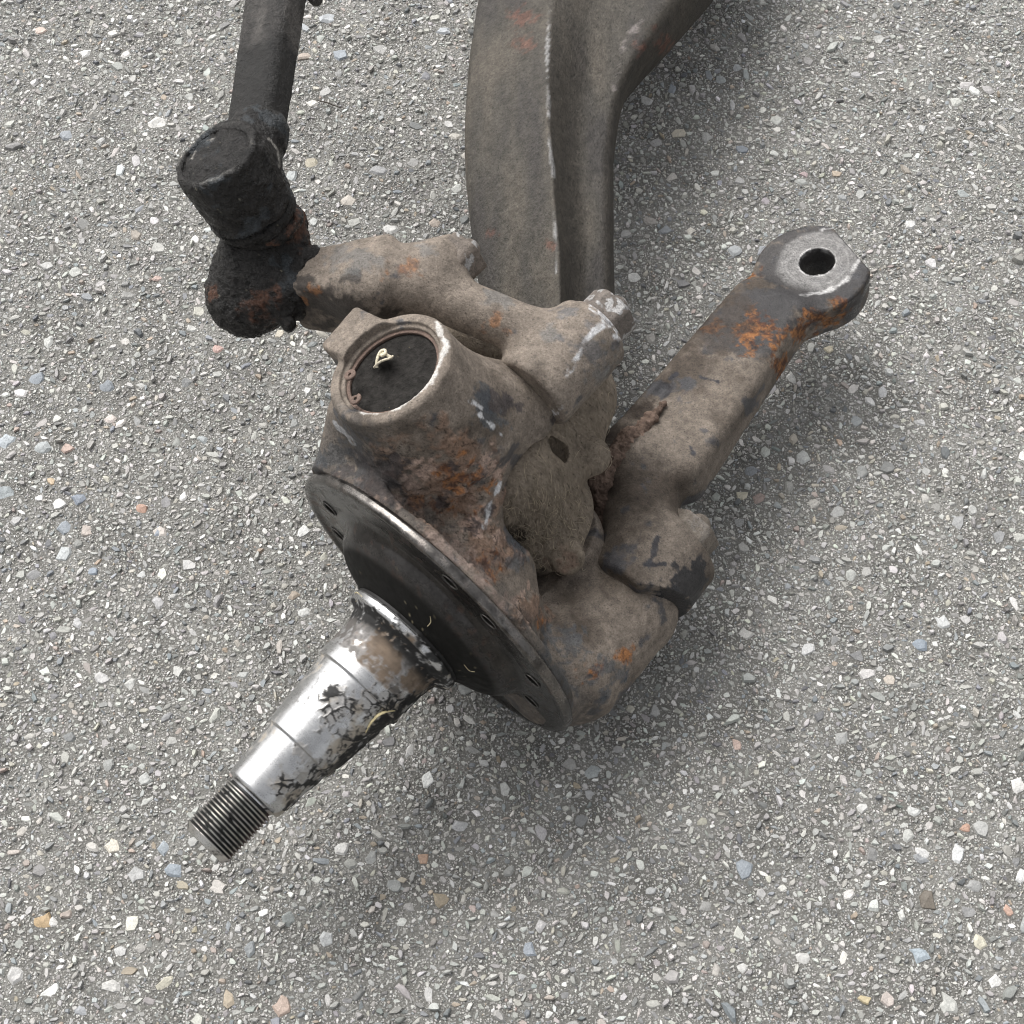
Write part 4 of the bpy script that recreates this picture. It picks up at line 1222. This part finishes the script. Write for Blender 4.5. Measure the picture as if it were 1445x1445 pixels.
def f_eye(p):
    d = s_cyl(p, kp(9.1) - S * .9, kp(17.4) - S * .9, 3.95, 4.05, .9)
    d = un(d, s_cone(p, kp(11) - S * 1.5, V(3.30, 1.18, 12.50), 3.6, 3.0), 1.5)
    d = un(d, s_cone(p, V(3.73, 2.20, 15.20), V(3.54, -1.68, 11.50), 1.75, 1.95), .8)
    d = un(d, s_cone(p, V(2.79, -3.75, 13.00), V(4.58, -3.69, 13.80), 1.3, 1.15), .8)
    d = un(d, s_cone(p, V(2.01, -2.99, 15.20), V(2.27, -3.84, 14.40), .45, .5), .3)
    d = un(d, s_cone(p, V(-2.86, 3.81, 14.50), V(0.95, 2.66, 14.50), 1.5, 1.7), .5)
    d = sub(d, s_cone(p, V(1.74, -4.51, 16.20), V(2.56, -4.42, 15.40), .85, .7), .2)
    bt = V(3.08, -8.42, 10.60)
    fc = unit(V(.25, -.75, .62))
    d = un(d, s_cyl(p, bt - fc * 1.6, bt + fc * 1.0, 1.3, 1.0, .35), .4)
    return d
def paint_eye(p, n):
    b = fbm(p, (.25, .35, .7), 4, 161)
    a = fbm(p, 2.0, 4, 162)
    c = np.array((.225, .188, .148), np.float32) * np.ones((len(p), 1), np.float32)
    c = mixc(c, V(.085, .068, .052), sstep(b, -.1, .35) * (.35 + .65 * spots(p, [((1.05, -1.45, -0.0107, -0.5169), 3.6)], .3, 167, .5)))
    c = mixc(c, V(.22, .185, .15), sstep(a, 0, .5) * .6)
    k = spots(p, [((0.58, -4.82, -0.0059, -0.4825), 1.6), ((-0.02, -1.98, 0.0002, -0.5115), 1.0)], .5, 163, .3)
    c = mixc(c, V(.02, .017, .014), k * .8)
    k = spots(p, [((3.45, -3.28, -0.0352, -0.4983), 1.0)], .5, 164, .3)
    c = mixc(c, V(.17, .11, .085), k * .6)
    return c * (1 + .35 * b)[:, None], np.full(len(p), .92), np.zeros(len(p))
def disp_eye(p):
    low = spots(p, [((0.91, -1.19, -0.0093, -0.5196), 3.6)], .2, 165, .4)
    b = fbm(p, (.28, .35, .85), 4, 161)
    return .03 * fbm(p, 1.4, 4, 166) + low * (.13 * np.abs(b) + .05 * b) - .05 * (1 - sstep(np.abs(fbm(p, (.7, .8, 1.4), 3, 168)), 0, .05)) * (low > .2)
eye = part("king_pin_eye", f_eye, (-9, -14, 3), (11, 9, 22), .10, M_fur, beam, paint_eye, disp_eye)

def build_fibres():
    """dry grass and lint caught in the dirt of the king pin eye"""
    me = eye.data
    n = len(me.vertices)
    co, no = np.zeros(n * 3, np.float32), np.zeros(n * 3, np.float32)
    me.vertices.foreach_get('co', co)
    me.vertices.foreach_get('normal', no)
    co, no = co.reshape(-1, 3) / CM, no.reshape(-1, 3)
    w = spots(co, [((1.38, -0.93, -0.0141, -0.5222), 3.9)], .2, 165, .4) * (no[:, 2] - .6 * no[:, 1] > .15) + .05
    g = np.random.default_rng(3)
    pick = g.choice(n, 900, p=w / w.sum(), replace=False)
    vs, fs, cols = [], [], []
    for i in pick:
        nn = no[i]
        t = np.cross(nn, V(.9, .3, .2) + g.normal(0, .45, 3))
        t = t / (np.linalg.norm(t) + 1e-6)
        s = np.cross(nn, t)
        Ln, bend, lift, r = g.uniform(.3, 1.1), g.normal(0, .5), g.uniform(.04, .2), g.uniform(.012, .022)
        base = len(vs)
        for q in range(5):
            u = q / 4
            c = co[i] + t * Ln * (u - .5) + s * bend * Ln * (u - .5) ** 2 * 2 + nn * (.015 + lift * math.sin(math.pi * u))
            for k in range(3):
                a = k * 2.094
                vs.append(c + r * (1 - .6 * abs(u - .5) * 2) * (math.cos(a) * s + math.sin(a) * nn))
        for q in range(4):
            for k in range(3):
                fs.append((base + q * 3 + k, base + q * 3 + (k + 1) % 3, base + q * 3 + 3 + (k + 1) % 3, base + q * 3 + 3 + k))
        cols.append(np.repeat([V(.34, .285, .21) * g.uniform(.4, 1.3)], 15, 0))
    m2 = mesh_np("lint", vs, fs)
    set_surface(m2, np.concatenate(cols), .8, 0.0)
    o = link_mesh("lint", m2, M_stone, eye)
    o['kind'] = 'stuff'
build_fibres()

# ------------------------------------------------------------------ ball joint and drag link rod
NB = unit(V(-.38, .18, .90))
BJ = V(-16.20, 7.96, 26.60)
def f_socket(p):
    d = s_cyl(p, BJ, BJ - NB * 4.3, 2.5, 2.3, .3)
    d = un(d, s_tor(p, BJ - NB * 3.9, NB, 2.2, .28), .15)
    d = np.maximum(d, -s_cyl(p, BJ + NB, BJ - NB * .22, 2.1, None, .1))
    d = un(d, s_cone(p, BJ - NB * 2.2, V(-14.31, 11.28, 24.30), 2.0, 1.6), 1.2)
    return d
def paint_greasy(p, n):
    b = fbm(p, .5, 5, 171)
    a = fbm(p, 1.6, 4, 172)
    c = np.array((.014, .0125, .0115), np.float32) * (1 + .9 * b)[:, None]
    r = .36 + .55 * b
    k = sstep(a + .3 * b, .2, .35)
    c = mixc(c, V(.05, .062, .072), k * .45)
    r = r - .12 * k
    d = p - BJ
    z = d @ NB
    rr = np.linalg.norm(d - z[:, None] * NB, axis=1)
    rim = (1 - sstep(np.abs(rr - 2.28), .03, .12)) * sstep(z, -.2, -.05) * sstep(b, -.35, .1)
    c = mixc(c, V(.30, .29, .27), rim * .5 * sstep(a, -.2, .3))
    r = r - .1 * rim
    k = spots(p, [((-23.84, 25.81, 0.2432, -0.7951), .0001), ((-15.58, 22.90, 0.1590, -0.7654), 1.0), ((-15.29, 24.84, 0.1560, -0.7851), .7), ((-17.47, 16.66, 0.1783, -0.7017), 1.0), ((-21.23, 17.76, 0.2167, -0.7129), .6), ((-16.76, 17.27, 0.1710, -0.7079), .8)], .9, 173, .35)
    c = mixc(c, RUSTD * 1.1, k * .6 * sstep(b, -.5, .1))
    k = sstep(vnoise(p, .05, 174), .86, .97)
    c = mixc(c, V(.35, .32, .24), k * .6)
    k = streak(p, [((-23.13, 31.50, 0.2360, -0.8531), (-22.51, 31.77, 0.2297, -0.8559)), ((-23.93, 29.80, 0.2442, -0.8358), (-23.68, 30.55, 0.2416, -0.8434)), ((-18.25, 31.84, 0.1862, -0.8566), (-17.54, 30.68, 0.1789, -0.8448)), ((-17.54, 30.68, 0.1789, -0.8448), (-17.33, 29.13, 0.1768, -0.8289))], .07, 177)
    c = mixc(c, V(.35, .33, .30), k * .7)
    return c, np.clip(r, .16, .9), np.zeros(len(p))
dsp = lambda p: .12 * fbm(p, .9, 5, 175) + .10 * np.abs(fbm(p, .35, 3, 176)) + .07 * sstep(fbm(p, 1.2, 4, 179), .05, .12)
link = part("drag_link_socket", f_socket, V(-15.14, 7.98, 24.00) - 6.5, V(-15.14, 7.98, 24.00) + 6.5, .095, M_grease, axle, paint_greasy, dsp)
def f_boot(p):
    q = BJ - NB * 4.7
    d = s_tor(p, q, NB, 1.85, .48)
    d = un(d, s_tor(p, q - NB * .75 + V(.1, 0, 0), unit(NB + V(.15, .1, 0)), 1.75, .42), .1)
    return un(d, s_cyl(p, q + NB * .3, q - NB * 1.0, 1.7, None, .2), .1)
part("rubber_boot", f_boot, BJ - NB * 5 - 3.6, BJ - NB * 5 + 3.6, .07, M_grease, link, paint_greasy, dsp)
def f_ball(p):
    d = s_cone(p, V(-14.67, 5.98, 20.00), V(-15.30, 4.58, 18.20), 2.15, 2.4)
    d = un(d, s_cone(p, V(-12.97, 7.59, 20.80), V(-12.80, 6.08, 20.00), 1.2, 1.2), .8)
    d = un(d, s_cone(p, V(-14.60, 4.81, 19.00), V(-12.77, 4.20, 19.30), 1.6, 1.75), 1.0)
    d = un(d, s_cone(p, V(-12.18, 5.03, 20.60), V(-11.31, 5.58, 20.80), .6, .45), .4)
    d = un(d, s_cone(p, V(-12.96, 2.48, 18.80), V(-12.68, 2.12, 18.90), .34, .3), .3)
    return d
part("ball_joint_housing", f_ball, V(-14.54, 4.95, 19.50) - 6, V(-14.54, 4.95, 19.50) + 6, .095, M_grease, axle, paint_greasy, lambda p: .20 * fbm(p, .9, 5, 177) + .20 * np.abs(fbm(p, .4, 4, 178)) + .08 * sstep(fbm(p, .8, 3, 190), .0, .08))
def f_rod(p):
    a, b = V(-14.62, 8.65, 24.40), V(-14.29, 41.29, 19.50)
    d = s_bar(p, a, b, V(-.5, 0, 1), 1.45, 1.85, 1.25, 1.5, .8)
    d = un(d, s_cone(p, V(-12.40, 24.87, 21.50), V(-12.11, 24.40, 21.50), .45, .4), .2)
    return d
def paint_rod(p, n):
    b = fbm(p, .5, 5, 181)
    a = fbm(p, (1.0, 5, 1.5), 4, 182)
    c = np.array((.030, .027, .025), np.float32) * (1 + .5 * b)[:, None]
    c = mixc(c, V(.09, .082, .075), sstep(a, -.1, .5) * .7)
    k = spots(p, [((-20.29, 37.79, 0.2071, -0.9173), .6), ((-20.03, 35.66, 0.2043, -0.8956), .5), ((-19.90, 39.96, 0.2031, -0.9394), .5)], .9, 183, .4)
    c = mixc(c, V(.10, .13, .15), k * .7)
    k = sstep(-(p[:, 1]) + b * 1.5, -19.5, -17.5)
    c = mixc(c, V(.014, .013, .012), k)
    return c, .50 + .2 * b + .1 * k, np.zeros(len(p))
part("drag_link_rod", f_rod, V(-14.70, 8.98, 24.00) - V(3, 4, 8), V(-14.29, 41.29, 19.50) + V(4, 3, 8), .125, M_grease, link, paint_rod, lambda p: .03 * fbm(p, .8, 4, 184) + .05 * np.maximum(fbm(p, .3, 3, 185), 0))

# ------------------------------------------------------------------ small loose things
def loose(name, pts, rad, col, label, cat, group=None, flat=1.0, seg=6, rough=.7):
    pts = np.array(pts)
    o = tube(name, pts, rad, M_stone, col, None, seg, rough, 0.0, flat, label, loc=pts[0])
    o['category'] = cat
    if group: o['group'] = group
    return o
loose("grass_blade", [V(-8.09, -19.44, 10.57), V(-7.80, -19.01, 10.98), V(-7.37, -18.63, 11.18), V(-6.91, -18.41, 11.16), V(-6.46, -18.29, 10.95)], [.03, .10, .11, .08, .02], (.55, .47, .27), "dry yellow grass blade stuck on the black greasy underside of the spindle", "grass blade", flat=.25)
loose("twig", [V(-14.92, 35.46, 0.15), V(-14.03, 35.13, 0.20), V(-13.49, 34.90, 0.15), V(-12.73, 34.64, 0.12)], [.03, .06, .05, .02], (.05, .04, .03), "short thin dark twig lying on the asphalt between the rod and the beam", "twig")
o = tube("shell_ring", [V(5.08, -14.41, 0.35) + V(.22 * math.cos(t), .2 * math.sin(t), .08 * math.sin(2 * t)) for t in np.linspace(0, 2 * math.pi, 10)], .13, M_stone, (.66, .62, .56), None, 8, .6, loc=V(5.09, -14.35, 0.20))
o['label'] = "tiny pale ring of shell on the asphalt below the flange"
o['category'] = "shell fragment"
straws = [([V(-8.89, -11.80, 12.45), V(-8.71, -11.87, 12.68), V(-8.36, -12.43, 13.31)], "short pale straw stuck in grease at the upper left end of the collar"),
          ([V(-4.61, -14.79, 14.53), V(-4.40, -14.79, 15.11), V(-4.42, -14.65, 15.54)], "short hooked straw stuck on the black dome just above the collar"),
          ([V(-2.64, -16.19, 12.52), V(-2.37, -16.34, 12.05), V(-2.05, -16.48, 12.19)], "tiny straw stuck in black dirt to the right of the collar"),
          ([V(-8.88, -12.22, 11.45), V(-9.03, -11.93, 11.20), V(-8.75, -12.32, 12.52)], "tiny straw curled at the left edge of the spindle base")]
for q, lab in straws:
    loose("straw", q, [.02, .035, .015], (.50, .43, .27), lab, "straw", "straw bits stuck in the grease", seg=5)
